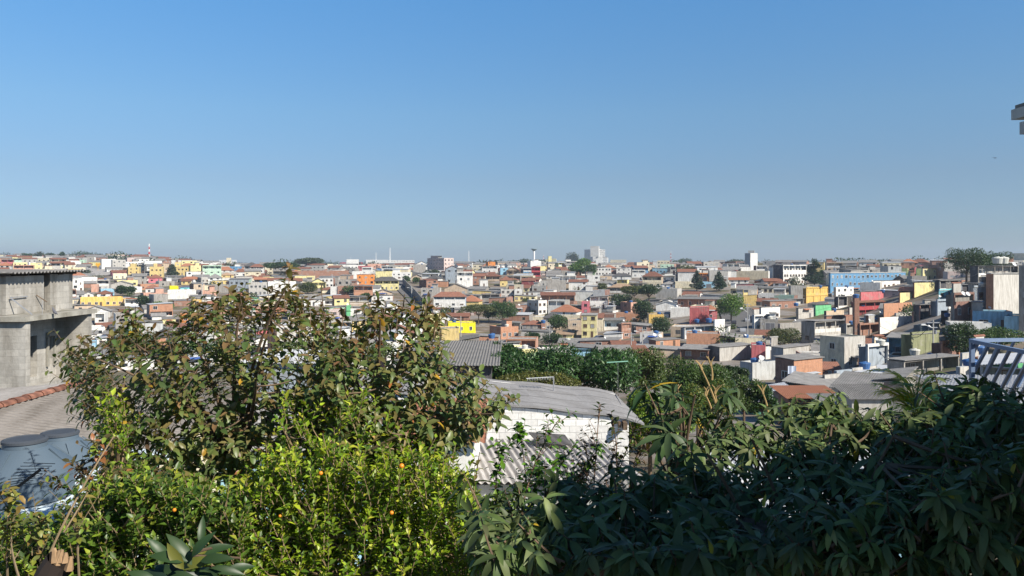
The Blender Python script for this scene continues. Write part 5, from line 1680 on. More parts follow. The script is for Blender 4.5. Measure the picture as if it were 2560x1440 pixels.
# retaining wall beside the steep street
m = MB(); prev = None
for px, yb in ((1008, 712), (1022, 728), (1040, 746), (1056, 766)):
    D_ = march(px, yb); p = P(px, yb, D_)
    q = (p, p + Vector((0, 0, 4.2)))
    if prev:
        u = (p - prev[0]).normalized().cross(Vector((0, 0, 1))) * .4
        m.poly([prev[0] - Vector((0, 0, 2)), p - Vector((0, 0, 2)), q[1], prev[1]]); m.poly([prev[1], q[1], q[1] + u, prev[1] + u]); m.poly([prev[0] + u, prev[1] + u, q[1] + u, p + u])
    prev = q
tag(m.build('retaining_wall', W('gy')), 'long grey wall stepping down beside the steep street', 'wall')


# ------------------------------------------------------------------ vehicles
def car(px, py, rz, col, label, van=False, D_=None):
    D_ = D_ or march(px, py)
    p = P(px, py, D_)
    root = empty('parked_van' if van else 'parked_car', p, math.radians(rz)); tag(root, label, 'van' if van else 'car', 'vehicles parked in the streets')
    L_, W_, H_ = (4.9, 1.95, 2.1) if van else (4.2, 1.7, 1.45)
    pr = [(-L_ / 2, .3), (L_ / 2, .3), (L_ / 2, .75), (L_ * .32, .92), (L_ * .16, H_), (-L_ * .30, H_), (-L_ * .47, .95), (-L_ / 2, .85)] if not van else [(-L_ / 2, .35), (L_ / 2, .35), (L_ / 2, 1.0), (L_ * .42, 1.25), (L_ * .28, H_), (-L_ / 2, H_)]
    m = MB(); y0, y1 = -W_ / 2, W_ / 2
    m.poly([(x, y0, z) for x, z in pr]); m.poly([(x, y1, z) for x, z in pr][::-1])
    for (a, b), (c, d) in zip(pr, pr[1:] + pr[:1]):
        m.poly([(a, y1, b), (c, y1, d), (c, y0, d), (a, y0, b)])
    m.build('body', plain('car_paint_' + label.split()[0], col, 0.25, 0.2), root)
    for s in (y0 - .01, y1 + .01):
        g = MB(); zz = (.98, H_ - .12)
        xs = (-L_ * .38, L_ * .22, L_ * .13, -L_ * .28) if not van else (L_ * .05, L_ * .36, L_ * .27, L_ * .05)
        g.poly([(xs[0], s, zz[0]), (xs[1], s, zz[0]), (xs[2], s, zz[1]), (xs[3], s, zz[1])] if s < 0 else [(xs[3], s, zz[1]), (xs[2], s, zz[1]), (xs[1], s, zz[0]), (xs[0], s, zz[0])])
        g.build('side_window', M_GLASS, root)
    g = MB(); e = .015
    a, b = ((L_ * .31, .96), (L_ * .17, H_ - .06)) if not van else ((L_ * .415, 1.28), (L_ * .29, H_ - .1))
    g.poly([(a[0] + e, y0 + .12, a[1]), (a[0] + e, y1 - .12, a[1]), (b[0] + e, y1 - .2, b[1]), (b[0] + e, y0 + .2, b[1])])
    g.build('windscreen', M_GLASS, root)
    for sx in (-.3, .3):
        for s in (y0, y1):
            w_ = MB(); w_.bar((L_ * sx, s - .06, .32), (L_ * sx, s + .06, .32), .33, 0, 12); w_.build('wheel', M_BLACK, root)


car(1856, 832, 80, (.35, .36, .38), 'silver car driving up the dark street')
car(1834, 812, 75, (.05, .05, .06), 'black car parked near the street tree')
car(1868, 806, 80, (.30, .31, .34), 'grey car parked higher up the dark street')
car(1822, 822, 78, (.5, .5, .52), 'white car at the edge of the dark street')
car(2196, 896, -14, (.10, .12, .2), 'navy bus-like van with pale roof beside the pale blue house', True)
car(2228, 898, -12, (.30, .32, .36), 'grey van parked behind the short white lamp post', True)
car(2252, 901, -20, (.45, .55, .58), 'pale blue car whose bonnet meets the pillared terrace')
car(268, 822, 4, (.6, .62, .66), 'white and blue van parked below the big pale gable', True)
car(284, 822, 5, (.05, .12, .4), 'blue pickup touching the white and blue van')
car(373, 775, 15, (.3, .3, .33), 'grey car beside the bright green bush tree')
car(1502, 850, 20, (.12, .14, .2), 'dark blue car beside the white boarded shed')
car(1000, 720, 60, (.5, .5, .5), 'pale car at the top of the steep street')

# ------------------------------------------------------------------ near left: unfinished concrete-block house
M_BLK = wall_mat("grey_concrete_block", (0.43, 0.41, 0.37), 0.40, 'block', bw=0.36, bh=0.185, bumpy=0.4, mortar=0.84)
M_SLB = wall_mat("raw_concrete_slab", (0.36, 0.345, 0.30), 0.45, bumpy=0.4)
M_FIBN = wall_mat("weathered_fibre_cement", (0.36, 0.34, 0.32), 0.35, bumpy=0.5)


def corr_sheet(mb, o, u, v, amp, pitch, t=0.012, m=0, res=8):
    """corrugated sheet: origin o, u across the ribs, v along the ribs"""
    o = Vector(o); u = Vector(u); v = Vector(v); n = u.cross(v).normalized()
    if n.z < 0:
        n = -n
    N = max(8, int(u.length / pitch * res))
    A = []; B = []
    for i in range(N + 1):
        f = i / N
        h = amp * math.sin(2 * math.pi * f * u.length / pitch)
        A.append(o + u * f + n * h); B.append(o + u * f + v + n * h)
    for i in range(N):
        mb.poly([A[i], A[i + 1], B[i + 1], B[i]], m)
        mb.poly([A[i] - n * t, B[i] - n * t, B[i + 1] - n * t, A[i + 1] - n * t], m)
        mb.poly([A[i] - n * t, A[i + 1] - n * t, A[i + 1], A[i]], m)
        mb.poly([B[i], B[i + 1], B[i + 1] - n * t, B[i] - n * t], m)


blk = empty('unfinished_house', (-15, 24, T(-15, 24)))
tag(blk, 'unfinished grey concrete-block house with slab balcony and corrugated roof', 'house')
off = Vector((15, -24, -T(-15, 24)))


def bpart(mb, name, mat, parent=blk, smooth=False):
    q = MB(); q.add(mb, Matrix.Translation(off)); 
    return q.build(name, mat, parent, smooth)


m = MB()
m.box(-18.5, 22.0, -9.5, -13.38, 22.22, -1.64)                # front wall
m.box(-14.45, 22.22, -9.5, -14.25, 23.35, -1.64)                # back wall of the recess with door and slit
m.box(-14.45, 23.35, -9.5, -14.25, 24.0, -3.42); m.box(-14.45, 23.35, -2.2, -14.25, 24.0, -1.64)
m.box(-14.45, 24.0, -9.5, -14.25, 24.52, -1.64)
m.box(-14.45, 24.52, -9.5, -14.25, 24.80, -3.15); m.box(-14.45, 24.52, -2.3, -14.25, 24.80, -1.64)
m.box(-14.45, 24.80, -9.5, -14.25, 25.0, -1.64)
m.box(-18.5, 25.0, -9.5, -13.25, 25.22, -1.60)                 # return wall, sunlit triangle
m.box(-18.5, 22.22, -9.5, -18.3, 25.0, -1.64)
bpart(m, 'wall', M_BLK)
m = MB(); m.box(-13.62, 22.24, -9.5, -13.42, 24.0, -3.5); m.box(-13.62, 24.0, -9.5, -13.42, 24.98, -3.75)
bpart(m, 'balcony_wall', M_BLK)
m = MB(); m.box(-14.23, 24.44, -2.28, -14.13, 24.88, -2.16); m.box(-14.23, 24.44, -3.2, -14.17, 24.51, -2.3); m.box(-14.23, 24.81, -3.2, -14.17, 24.88, -2.3)
bpart(m, 'window_surround', M_SLB)
m = MB(); m.box(-18.4, 22.3, -4.9, -14.5, 24.9, -4.8)
bpart(m, 'floor_slab', M_SLB)
m = MB()
m.slabq((-18.6, 21.85, -1.5), (-13.30, 21.85, -1.5), (-13.14, 25.35, -1.48), (-18.6, 25.35, -1.48), 0.135)
bpart(m, 'balcony_slab', M_SLB)
m = MB()                                                        # upper walls, with the dark slot between the two panels
x0, x1 = -14.35, -14.17
m.box(x0, 22.45, -1.49, x1, 24.22, -0.40); m.box(x0, 24.55, -1.49, x1, 25.62, -0.37)
m.box(-18.4, 22.40, -1.49, x1 - .0, 22.449, -0.40); m.box(-18.4, 25.63, -1.49, x1, 25.80, -0.37); m.box(-18.4, 22.46, -1.49, -18.2, 25.6, -.4)

bpart(m, 'upper_wall', M_BLK)
m = MB(); m.box(-18.4, 22.3, -0.40, -14.02, 22.36, -0.33); m.box(-18.4, 25.7, -0.38, -14.02, 25.76, -0.31)
for y in (23.2, 24.27, 25.0):
    m.box(-18.4, y - .04, -0.39, -14.02, y + .04, -0.335)
bpart(m, 'roof_beam', plain('dark_timber', (.05, .04, .035)))
m = MB(); corr_sheet(m, (-13.84, 22.15, -0.30), (0, 3.85, .03), (-4.76, 0, 0.02), 0.028, 0.177)
bpart(m, 'corrugated_roof', RM['fib'], smooth=True)
# bits on the slab: rods, block, rebar and a pigeon
m = MB(); m.bar((-13.55, 22.6, -1.49), (-14.1, 22.48, -1.0), .02); m.bar((-14.1, 22.47, -1.0), (-14.12, 23.3, -1.0), .018)
tag(m.build('bracket', M_STEEL), 'rusty triangular rod bracket leaning on the upper block wall', 'bracket')
m = MB(); m.bar((-14.14, 23.78, -0.98), (-13.95, 24.0, -1.2), .018)
tag(m.build('rod', M_BARK), 'short dark stick fixed near the dark slot of the block wall', 'rod')
m = MB(); m.bar((-13.33, 22.7, -1.5), (-13.33, 22.7, -1.1), .007, 0, 5)
tag(m.build('rebar', M_STEEL), 'thin upright rod at the slab edge', 'rod')
m = MB(); m.box(-13.95, 24.1, -1.49, -13.75, 24.3, -1.3); m.box(-13.93, 24.32, -1.49, -13.8, 24.5, -1.4)
tag(m.build('concrete_block', M_BLK), 'broken concrete block lying on the balcony slab', 'block')
# pigeon: one skinned body
pg = MB()
pc = P(137, 785, 23.0)
prof = [(-.15, .0, .008), (-.09, .015, .022), (-.03, .045, .045), (.03, .075, .05), (.07, .115, .034), (.09, .15, .02), (.1, .175, .021), (.12, .178, .013), (.145, .17, .003)]
prev = None
for x, z, r in prof:
    ring = [(x, math.cos(t) * r * .9, z + math.sin(t) * r) for t in [i * math.pi / 5 for i in range(10)]]
    if prev:
        for i in range(10):
            pg.poly([prev[i], prev[(i + 1) % 10], ring[(i + 1) % 10], ring[i]])
    prev = ring
pg.bar((.02, .02, -.05), (.02, .02, .04), .005); pg.bar((.02, -.02, -.05), (.02, -.02, .04), .005)
q = MB(); q.add(pg, Matrix.Translation(pc) @ Matrix.Rotation(2.6, 4, 'Z'))
tag(q.build('pigeon', plain('grey_plumage', (.13, .13, .15), .7), smooth=True), 'grey pigeon perched on the balcony slab edge', 'pigeon')

# ------------------------------------------------------------------ left roof with clay ridge
rf = empty('low_house', (-8.5, 14.5, T(-8.5, 14.5))); tag(rf, 'low house with mossy fibre-cement roof and a red clay ridge', 'house')
ro = Vector((8.5, -14.5, -T(-8.5, 14.5)))


def rpart(mb, name, mat, parent=rf, smooth=False):
    q = MB(); q.add(mb, Matrix.Translation(ro)); return q.build(name, mat, parent, smooth)


M_MOSS = wall_mat("mossy_fibre_cement", (0.235, 0.215, 0.195), 0.55, bumpy=0.5)
m = MB()
for i in range(4):
    y0 = 12.3 + i * 1.28
    corr_sheet(m, (-9.2, y0 + 1.36, -2.62 + .014), (0, -1.36, -.014 * 1.6), (3.4, 0.0, -0.42), 0.016, 0.177)
rpart(m, 'fibre_cement_roof', M_MOSS, smooth=True)
m = MB(); corr_sheet(m, (-9.25, 17.5, -2.62), (0, -5.2, 0), (-3.4, 0, -.28), 0.016, 0.177)
rpart(m, 'rear_roof_slope', M_FIBN, smooth=True)
for i in range(13):
    y = 12.3 + i * .41
    m = MB()
    for j in range(6):
        a, b = math.pi * j / 6, math.pi * (j + 1) / 6
        f = lambda t, yy, r: (-9.22 + math.cos(t) * r, yy, -2.60 + math.sin(t) * r * .8)
        m.poly([f(a, y, .12), f(b, y, .12), f(b, y + .43, .095), f(a, y + .43, .095)])
        m.poly([f(a, y, .12), f(a, y, .105), f(b, y, .105), f(b, y, .12)])
    rpart(m, 'ridge_tile', RM['tile'])
m = MB(); m.box(-12.4, 12.5, -7.6, -6.1, 12.65, -3.05); m.box(-6.2, 12.65, -7.6, -6.05, 17.3, -3.1)
m.poly([(-12.4, 12.5, -3.05), (-6.1, 12.5, -3.05), (-9.2, 12.5, -2.72)])
rpart(m, 'wall', W('cr'))

# ------------------------------------------------------------------ grey water tanks and their white stand
M_GT = plain("grey_tank_plastic", (0.085, 0.12, 0.155), 0.55, noise=0.08, scale=2)
M_GL = plain("grey_tank_lid", (0.06, 0.07, 0.085), 0.7, spec=.25, noise=0.1)


def big_tank(c, r, label):
    root = empty('water_tank', c); tag(root, label, 'water tank', 'grey tanks beside the mossy roof')
    m = MB(); m.lathe(0, 0, [(r * .94, 0), (r * .97, .26), (r, .28), (r, .33), (r * .98, .34), (r * .96, .38), (r * .48, .60), (r * .43, .62), (r * .42, .68)], 0, 64)
    m.build('tank_body', M_GT, root)
    for i in range(8):
        t = i * math.pi / 4
        m = MB(); m.bar((math.cos(t) * r * .95, math.sin(t) * r * .95, .385), (math.cos(t) * r * .53, math.sin(t) * r * .53, .60), .012); m.build('rib', M_GT, root)
    m = MB(); m.lathe(0, 0, [(r * .42, .675), (r * .445, .68), (r * .445, .71), (r * .38, .725), (r * .36, .715), (r * .1, .715)], 0, 40); m.build('lid', M_GL, root)


big_tank(P(62, 1240, 10.0), .58, 'grey round water tank with flat dark lid, fully in front of its twin')
big_tank(P(150, 1205, 11.4), .56, 'grey round water tank half hidden behind the other tank')
m = MB()
st = MB()
st.box(-8.4, 9.1, -3.02, -5.25, 12.6, -2.93); st.box(-8.3, 9.35, -6.6, -5.45, 12.4, -3.35); st.box(-8.4, 9.12, -3.34, -5.25, 12.6, -3.24)
st.box(-8.2, 9.5, -3.23, -5.6, 12.3, -3.03)
zz = -(1240 - 655) / FPX * 10.0 - .02
q = MB(); q.add(st, Matrix.Translation((0, 0, zz + 2.93)))
tag(q.build('tank_platform', wall_mat("shade_tinted_limewash", (0.62, 0.72, 0.76), 0.12)), 'white platform carrying the grey tanks, bluish shade in its paint', 'platform')  # white platform; the blue shade between its bands is put into the colour
# small antenna in front of the tanks
an = empty('television_antenna', P(60, 1215, 8.5)); tag(an, 'small black television antenna in front of the grey tanks', 'antenna')
m = MB(); m.bar(P(38, 1222, 8.5) - P(60, 1215, 8.5), P(100, 1175, 8.3) - P(60, 1215, 8.5), .016); m.build('boom', M_BLACK, an)
m = MB()
for i in range(9):
    p = (P(38, 1222, 8.5).lerp(P(100, 1175, 8.3), i / 8)) - P(60, 1215, 8.5)
    m.bar(p - Vector((.16, .02, -.01 * i)), p + Vector((.10, .1, .04)), .004, 0, 4)
m.build('rods', M_BLACK, an)

# white house corner glimpsed behind the brown-leaved tree
def simple_house(name, label, x0, y0, x1, y1, z1, roofm, wm, slope=(0, 0), extra=None, cat='house', over=.3):
    r = empty(name, (x0, y0, T(x0, y0))); tag(r, label, cat)
    o = Vector((-x0, -y0, -T(x0, y0)))
    w = MB(); w.box(x0, y0, T(x0, y0) - 1, x1, y1, z1); q = MB(); q.add(w, Matrix.Translation(o)); q.build('wall', wm, r)
    m = MB(); corr_sheet(m, (x0 - over, y0 - over, z1 + .06), (x1 - x0 + 2 * over, 0, slope[0]), (0, y1 - y0 + 2 * over, slope[1]), .02, .177, res=6)
    q = MB(); q.add(m, Matrix.Translation(o)); q.build('corrugated_roof', roofm, r, True)
    return r, o


r, o = simple_house('low_house', 'grey-roofed shed in the hollow under the brown-leaved tree', -7.2, 26, -2.6, 33, -5.1, RM['fib'], W('w'), (0, .5))
r, o = simple_house('low_house', 'pale house with grey sheet roof beyond the two grey tanks', -6.2, 16.5, -3.4, 21, -3.9, RM['fib'], W('lb'), (0, .3))
r, o = simple_house('low_house', 'salmon and white house seen through the green leaves', -2.6, 18.5, -0.9, 22.5, -4.15, RM['tileo'], W('w'), (0, .2))
r, o = simple_house('workshop', 'dark long shed with wavy grey roof edge behind the brown-leaved tree', -6.5, 46, -1.2, 56, -5.95, RM['fib'], wall_mat('dark_wall', (.10, .095, .10), .4), (0, .35), over=.5)  # dark grey wall with random blotches
r, o = simple_house('low_house', 'grey metal-roofed house behind the middle of the brown-leaved tree', -20, 60, -14.5, 66, -7.6, RM['met'], W('bg'), (0, .3), over=.4)

# ------------------------------------------------------------------ white block shed with smooth grey roof
sh = empty('block_shed', (1, 25, T(1, 25))); tag(sh, 'white-painted block shed with a smooth grey roof falling to one side', 'shed')
so = Vector((-1, -25, -T(1, 25)))


def spart(mb, name, mat, smooth=False, parent=sh):
    q = MB(); q.add(mb, Matrix.Translation(so)); return q.build(name, mat, parent, smooth)


M_WBLK = wall_mat("white_painted_block", (0.80, 0.79, 0.76), 0.10, 'block', bw=0.40, bh=0.205, bumpy=0.3, mortar=0.62)
M_SMOOTH = wall_mat("smooth_weathered_roof", (0.29, 0.285, 0.285), 0.24, bumpy=0.3)
xL, xR = -3.6, (1572 - 1280) / FPX * 25
zt = lambda x: -4.30 - (x + 1.6) * 0.104
m = MB()
m.poly([(xL, 25, -9.8), (xR, 25, -9.8), (xR, 25, zt(xR) - .06), (xL, 25, zt(xL) - .06)])
m.poly([(xR, 25, -9.8), (xR, 28.2, -9.8), (xR, 28.2, zt(xR) + .2), (xR, 25, zt(xR) - .06)])
m.poly([(xL, 28.2, -9.8), (xL, 25, -9.8), (xL, 25, zt(xL) - .06), (xL, 28.2, zt(xL) + .2)])
m.poly([(xR, 28.2, -9.8), (xL, 28.2, -9.8), (xL, 28.2, zt(xL) + .2), (xR, 28.2, zt(xR) + .2)])
spart(m, 'wall', M_WBLK)
m = MB()
FL = Vector((xL - .3, 24.55, zt(xL) + .03)); 
NS = 14
A = []; B = []
for i in range(NS + 1):
    f = i / NS
    xf = (xL - .3) + (4.12 - (xL - .3)) * f; xb = (xL - .3) + (3.62 - (xL - .3)) * f
    sag = -.16 * max(0, (f - .86) / .14) ** 1.6
    wv = .02 * math.sin(f * 23)
    A.append(Vector((xf, 24.9, -4.25 - (xf + 1.6) * .104 + sag + wv))); B.append(Vector((xb, 28.6, -4.13 - (xb + 1.4) * .088 + sag * .4 + wv)))
K = 8
for i in range(NS):
    for k in range(K):
        a0 = A[i].lerp(B[i], k / K); a1 = A[i + 1].lerp(B[i + 1], k / K); b0 = A[i].lerp(B[i], (k + 1) / K); b1 = A[i + 1].lerp(B[i + 1], (k + 1) / K)
        st_ = Vector((0, 0, .006 * (k % 2)))
        m.poly([a0 + st_, a1 + st_, b1 + st_, b0 + st_])
    t = Vector((0, 0, -.07)); m.poly([A[i] + t, A[i + 1] + t, A[i + 1], A[i]]); m.poly([B[i] + t, B[i + 1] + t, A[i + 1] + t, A[i] + t]); m.poly([B[i + 1] + t, B[i] + t, B[i], B[i + 1]])
t = Vector((0, 0, -.07)); m.poly([A[-1] + t, B[-1] + t, B[-1], A[-1]])
spart(m, 'sheet_roof', M_SMOOTH)
m = MB(); m.box(xR - .22, 24.62, zt(xR) - .33, xR - .1, 25, zt(xR) - .1); m.box(xR - .35, 24.75, zt(xR) - .28, xR - .28, 25, zt(xR) - .12)
spart(m, 'rafter_end', M_BARK)
# television antenna over its roof
an = empty('television_antenna', P(1384, 975, 27.5)); tag(an, 'silver comb-shaped television antenna above the smooth grey roof', 'antenna')
m = MB(); hz = 33 / FPX * 27.5; m.bar((0, 0, -.6), (0, 0, hz), .02, 0, 6); m.build('mast', M_STEEL, an)
m = MB(); m.bar((0, 0, hz), (-.93, .1, hz - .07), .014); m.build('boom', M_DISH, an)
m = MB()
for i in range(16):
    x = -.05 - i * .056
    m.bar((x, -.22, hz - .0045 * i - .01), (x, .24, hz - .0045 * i - .03), .005, 0, 4); m.bar((x, 0, hz - .0045 * i), (x, 0, hz - .0045 * i - .09), .004, 0, 4)
m.build('rods', M_DISH, an)
an = empty('television_antenna', P(1545, 905, 40)); tag(an, 'pale green stick antenna sticking out of the mango tree', 'antenna')
m = MB(); m.bar((-.55, 0, -.02), (.5, 0, .04), .03); m.build('boom', plain('pale_green_rod', (.25, .5, .38)), an)
m = MB(); m.bar((0, .02, -3.5), (0, .02, 0), .008); m.build('mast', M_STEEL, an)

# corrugated roof in front of the shed
cr = empty('corrugated_shed', (0, 20, T(0, 20))); tag(cr, 'lower shed with pale corrugated roof before the white block wall', 'shed')
co = Vector((0, -20, -T(0, 20)))
m = MB()
corr_sheet(m, (-2.6, 24.5, -5.44), (5.3, 0, 0), (.75, -4.7, -.02), .032, .19, res=10)
q = MB(); q.add(m, Matrix.Translation(co)); q.build('corrugated_roof', wall_mat('pale_corrugated_sheet', (.46, .44, .42), .3), cr, True)
m = MB(); m.box(-1.6, 20.1, -8.2, 3.1, 24.0, -5.6); q = MB(); q.add(m, Matrix.Translation(co)); q.build('wall', W('fg'), cr)
m = MB(); m.slabq((0.75, 23.4, -5.27), (1.75, 23.2, -5.3), (1.6, 24.2, -5.22), (0.5, 24.3, -5.16), .03)
tag(m.build('loose_sheet', RM['dark']), 'loose dark sheet lying on the corrugated roof', 'sheet')

# houses glimpsed below the right-hand foliage
for spec in (
    ('low_house', 'sheet-roofed house with parallel pale strips under the palm fronds', 25.5, 60, 28.3, 63, -10.3, RM['fib'], W('gl'), (0, .6)),
    ('low_house', 'pale blue house hidden behind the dark shaded leaves', 5.5, 17, 9.5, 22, -5.4, RM['met'], W('lb'), (0, .3)),
    ('low_house', 'white-walled house glimpsed through the shaded leaves', 2.2, 15, 5.2, 19, -5.6, RM['fib'], W('w'), (0, .3)),
    ('low_house', 'green and brick house behind the blue steel frame', 20, 34, 25, 39, -6.0, RM['met'], W('gn'), (0, .4)),
    ('low_house', 'dark-roofed house between the trees and the corner house', 25, 62, 30.5, 67, -11.6, RM['fib'], W('dk'), (0, .5)),
    ('low_house', 'house with teal gable and pale metal roof by the trees', 23, 76, 27.0, 80, -13.4, RM['met'], W('gt'), (.8, .5)),
    ('low_house', 'orange-roofed house just above the drooping leaves', 23.5, 68, 28, 72, -11.6, RM['tileo'], W('br'), (0, .4)),
):
    simple_house(*spec)

# metal awning on posts
aw = empty('metal_awning', P(2190, 950, 105)); tag(aw, 'pale sheet-metal awning on thin posts by the white corner house', 'awning')
po = P(2190, 950, 105)
c = [P(2127, 931, 104) - po, P(2208, 940, 98) - po, P(2258, 914, 112) - po, P(2196, 911, 118) - po]
m = MB(); m.slabq(c[0], c[1], c[2], c[3], .12); m.build('metal_sheet', RM['met'], aw)
for q_ in (c[0], c[1], c[2]):
    m = MB(); m.bar(q_ - Vector((0, 0, 4)), q_, .07); m.build('post', M_STEEL, aw)
sc_ = empty('hanging_sheet', P(1970, 915, 119)); tag(sc_, 'pale blue sheet hanging over the brick balcony', 'sheet')
m = MB()
for i in range(6):
    x0, x1 = i * .2, (i + 1) * .2
    y = lambda x: .06 * math.sin(x * 9)
    m.poly([(x0, y(x0), -1.15), (x1, y(x1), -1.2), (x1, y(x1), 0), (x0, y(x0), .0)])
m.build('cloth', plain('pale_blue_cloth', (.5, .56, .68), .8), sc_)
# orange heart-shaped sign on the far slope
m = MB(); ps = P(245, 662, 640); n_ = 20
pts = []
for i in range(n_):
    t = 2 * math.pi * i / n_
    pts.append(((16 * math.sin(t) ** 3) * .13, (13 * math.cos(t) - 5 * math.cos(2 * t) - 2 * math.cos(3 * t) - math.cos(4 * t)) * .13))
m.poly([(x, -.15, z) for x, z in pts]); m.poly([(x, .15, z) for x, z in pts][::-1])
for (a, b), (c_, d) in zip(pts, pts[1:] + pts[:1]):
    m.poly([(a, .15, b), (c_, .15, d), (c_, -.15, d), (a, -.15, b)])
m.bar((0, 0, -9), (0, 0, -1.8), .15)
o = m.build('heart_sign', wall_mat('orange_sign_paint', (.80, .42, .03), .05)); o.location = ps; tag(o, 'orange heart-shaped sign on a post on the far slope', 'sign')

# ------------------------------------------------------------------ blue steel frame
bf = empty('steel_frame', P(2428, 985, 11)); bo_ = P(2428, 985, 11); tag(bf, 'blue-grey steel pergola frame with slanting bars', 'steel frame')
M_BLU = plain('blue_grey_steel', (0.15, 0.21, 0.33), 0.4, noise=.1)
Q = lambda px, py, D_: P(px, py, D_) - bo_
m = MB(); m.bar(Q(2430, 852, 11), Q(2430, 1010, 11), .038); m.build('post', M_BLU, bf)
m = MB(); m.bar(Q(2426, 852, 11), Q(2640, 896, 9.6), .036); m.build('front_beam', M_BLU, bf)
m = MB(); m.bar(Q(2428, 851, 11), Q(2640, 848, 13), .036); m.build('rear_beam', M_BLU, bf)
for i in range(7):
    f = i / 6
    a = Q(2445 + i * 27, 856 + i * 5.4, 10.9 - i * .18); b = Q(2432 + max(0, i - 1) * 20 , 885 + min(i, 1) * 50 + max(0, i - 1) * 20, 11.2 - i * .1)
    if i > 1:
        b = Q(2440 + (i - 2) * 24, 985 + (i - 2) * 8, 11.4)
    m = MB(); m.bar(a, b, .026); m.build('slanting_bar', M_BLU, bf)
for i in range(5):
    a = Q(2500 + i * 36, 852, 11.9 + i * .3); b = Q(2455 + i * 30, 950 + i * 6, 12.6)
    m = MB(); m.bar(a, b, .022); m.build('slanting_bar', M_BLU, bf)

# ------------------------------------------------------------------ neighbour house: its eave shows at the frame edge, an added unseen block shades the garden
nb = empty('neighbour_house', (5.3, 4, T(5.3, 4))); tag(nb, 'tall house at the frame edge showing one eave with gutter', 'house')
no = Vector((-5.3, -4, -T(5.3, 4)))


def npart(mb, name, mat):
    q = MB(); q.add(mb, Matrix.Translation(no)); return q.build(name, mat, nb)


M_NW = wall_mat('grey_render_near', (.40, .38, .36), .3, bumpy=.3)
EX, EY = 4.96, 7.95
ez = -(275 - 655) / FPX * EY
m = MB(); m.box(5.10, 2.21, -6.5, 10, 7.75, ez - .28); npart(m, 'wall', M_NW)
m = MB(); m.slabq((EX + .02, 2.31, ez + .04), (EX + 5.2, 2.31, ez + 1.4), (EX + 5.2, EY - .03, ez + 1.4), (EX + .02, EY - .03, ez + .04), .06); npart(m, 'roof', RM['fib'])
m = MB(); m.box(EX, 2.5, ez - .10, EX + .12, EY, ez + .0); m.box(EX + .02, 2.5, ez - .26, EX + 5, EY - .1, ez - .14); npart(m, 'gutter', wall_mat('pale_gutter', (.48, .48, .46), .25))
m = MB(); m.box(EX + .07, EY - .35, ez + .05, EX + .6, EY - .1, ez + .16); npart(m, 'ridge_cap', M_WHITE)
m = MB(); m.bar((EX + .18, 7.86, -6), (EX + .18, 7.86, ez - .25), .06, 0, 10); npart(m, 'downpipe', plain('blue_grey_pipe', (.10, .12, .22)))
m = MB(); m.box(5.2, -6.0, -6.5, 11, 0.75, 3.5); m.box(5.1, -6.2, 3.5, 11.2, 0.85, 3.7); npart(m, 'unseen_shade_block', M_NW)  # out-of-frame block standing in for the camera's own house, sized to shade the garden

# tiny flying bird
m = MB(); pb = P(2488, 395, 60)
m.poly([(-.28, 0, .05), (0, -.06, 0), (0, .08, 0)]); m.poly([(.28, 0, .07), (0, .08, 0), (0, -.06, 0)]); m.bar((0, -.12, 0), (0, .15, .0), .03, 0, 6, .01)
o = m.build('bird', M_BLACK); o.location = pb; tag(o, 'tiny dark bird gliding in the empty sky', 'bird')

# ------------------------------------------------------------------ mid-distance trees (behind the shed)
def mass_tree(cx, cy, wpx, hpx, D_, label, cols, n, ll, lw, blobs_n=12, tpl='oval', name='tree', seed=1, flat=1.0, matx=None, up=0.3):
    """tree given by the pixel centre and size of its crown"""
    c = P(cx, cy, D_); w = wpx / FPX * D_ / 2; h = hpx / FPX * D_ / 2
    zg = T(c.x, c.y)
    root = empty(name, (c.x, c.y, zg)); tag(root, label, 'tree')
    rr = random.Random(seed)
    zc = c.z - zg
    blobs = []
    tr = MB(); fk = Vector((0, 0, max(.5, zc - h * .9)))
    tr.bar((0, 0, -.5), fk, max(.08, w * .06), 0, 8, max(.06, w * .045))
    for i in range(blobs_n):
        a = rr.uniform(-1, 1); b = rr.uniform(-1, 1) * .6; z = rr.uniform(-1, 1)
        lim = math.sqrt(max(0, 1 - min(1, a * a)))
        z *= lim
        s = rr.uniform(.22, .38)
        p = (a * w * .78, b * w * .6, zc + z * h * .72)
        blobs.append((p, (w * s, w * s, min(h * .6, w * s) * flat)))
        tr.bar(fk, p, max(.03, w * .02), 0, 5, .015)
    tr.build('trunk', M_BARK, root)
    n = int(n * 1.5); ll *= 1.35; lw *= 1.1
    pts, d = blob_points(n, blobs, .5)
    N = len(pts)
    dirs = d * .6 + rdir(N) + np.array([0, 0, -0.1 if up < 0 else up]); nrm = d + rdir(N) * .5 + np.array([0, 0, .6])
    l_ = NR.uniform(.7, 1.25, N) * ll
    leaves('crown', pts, dirs, nrm, l_, l_ * lw, vcol(N, cols, .28), matx or M_LEAF, root, tpl, .25, .3)


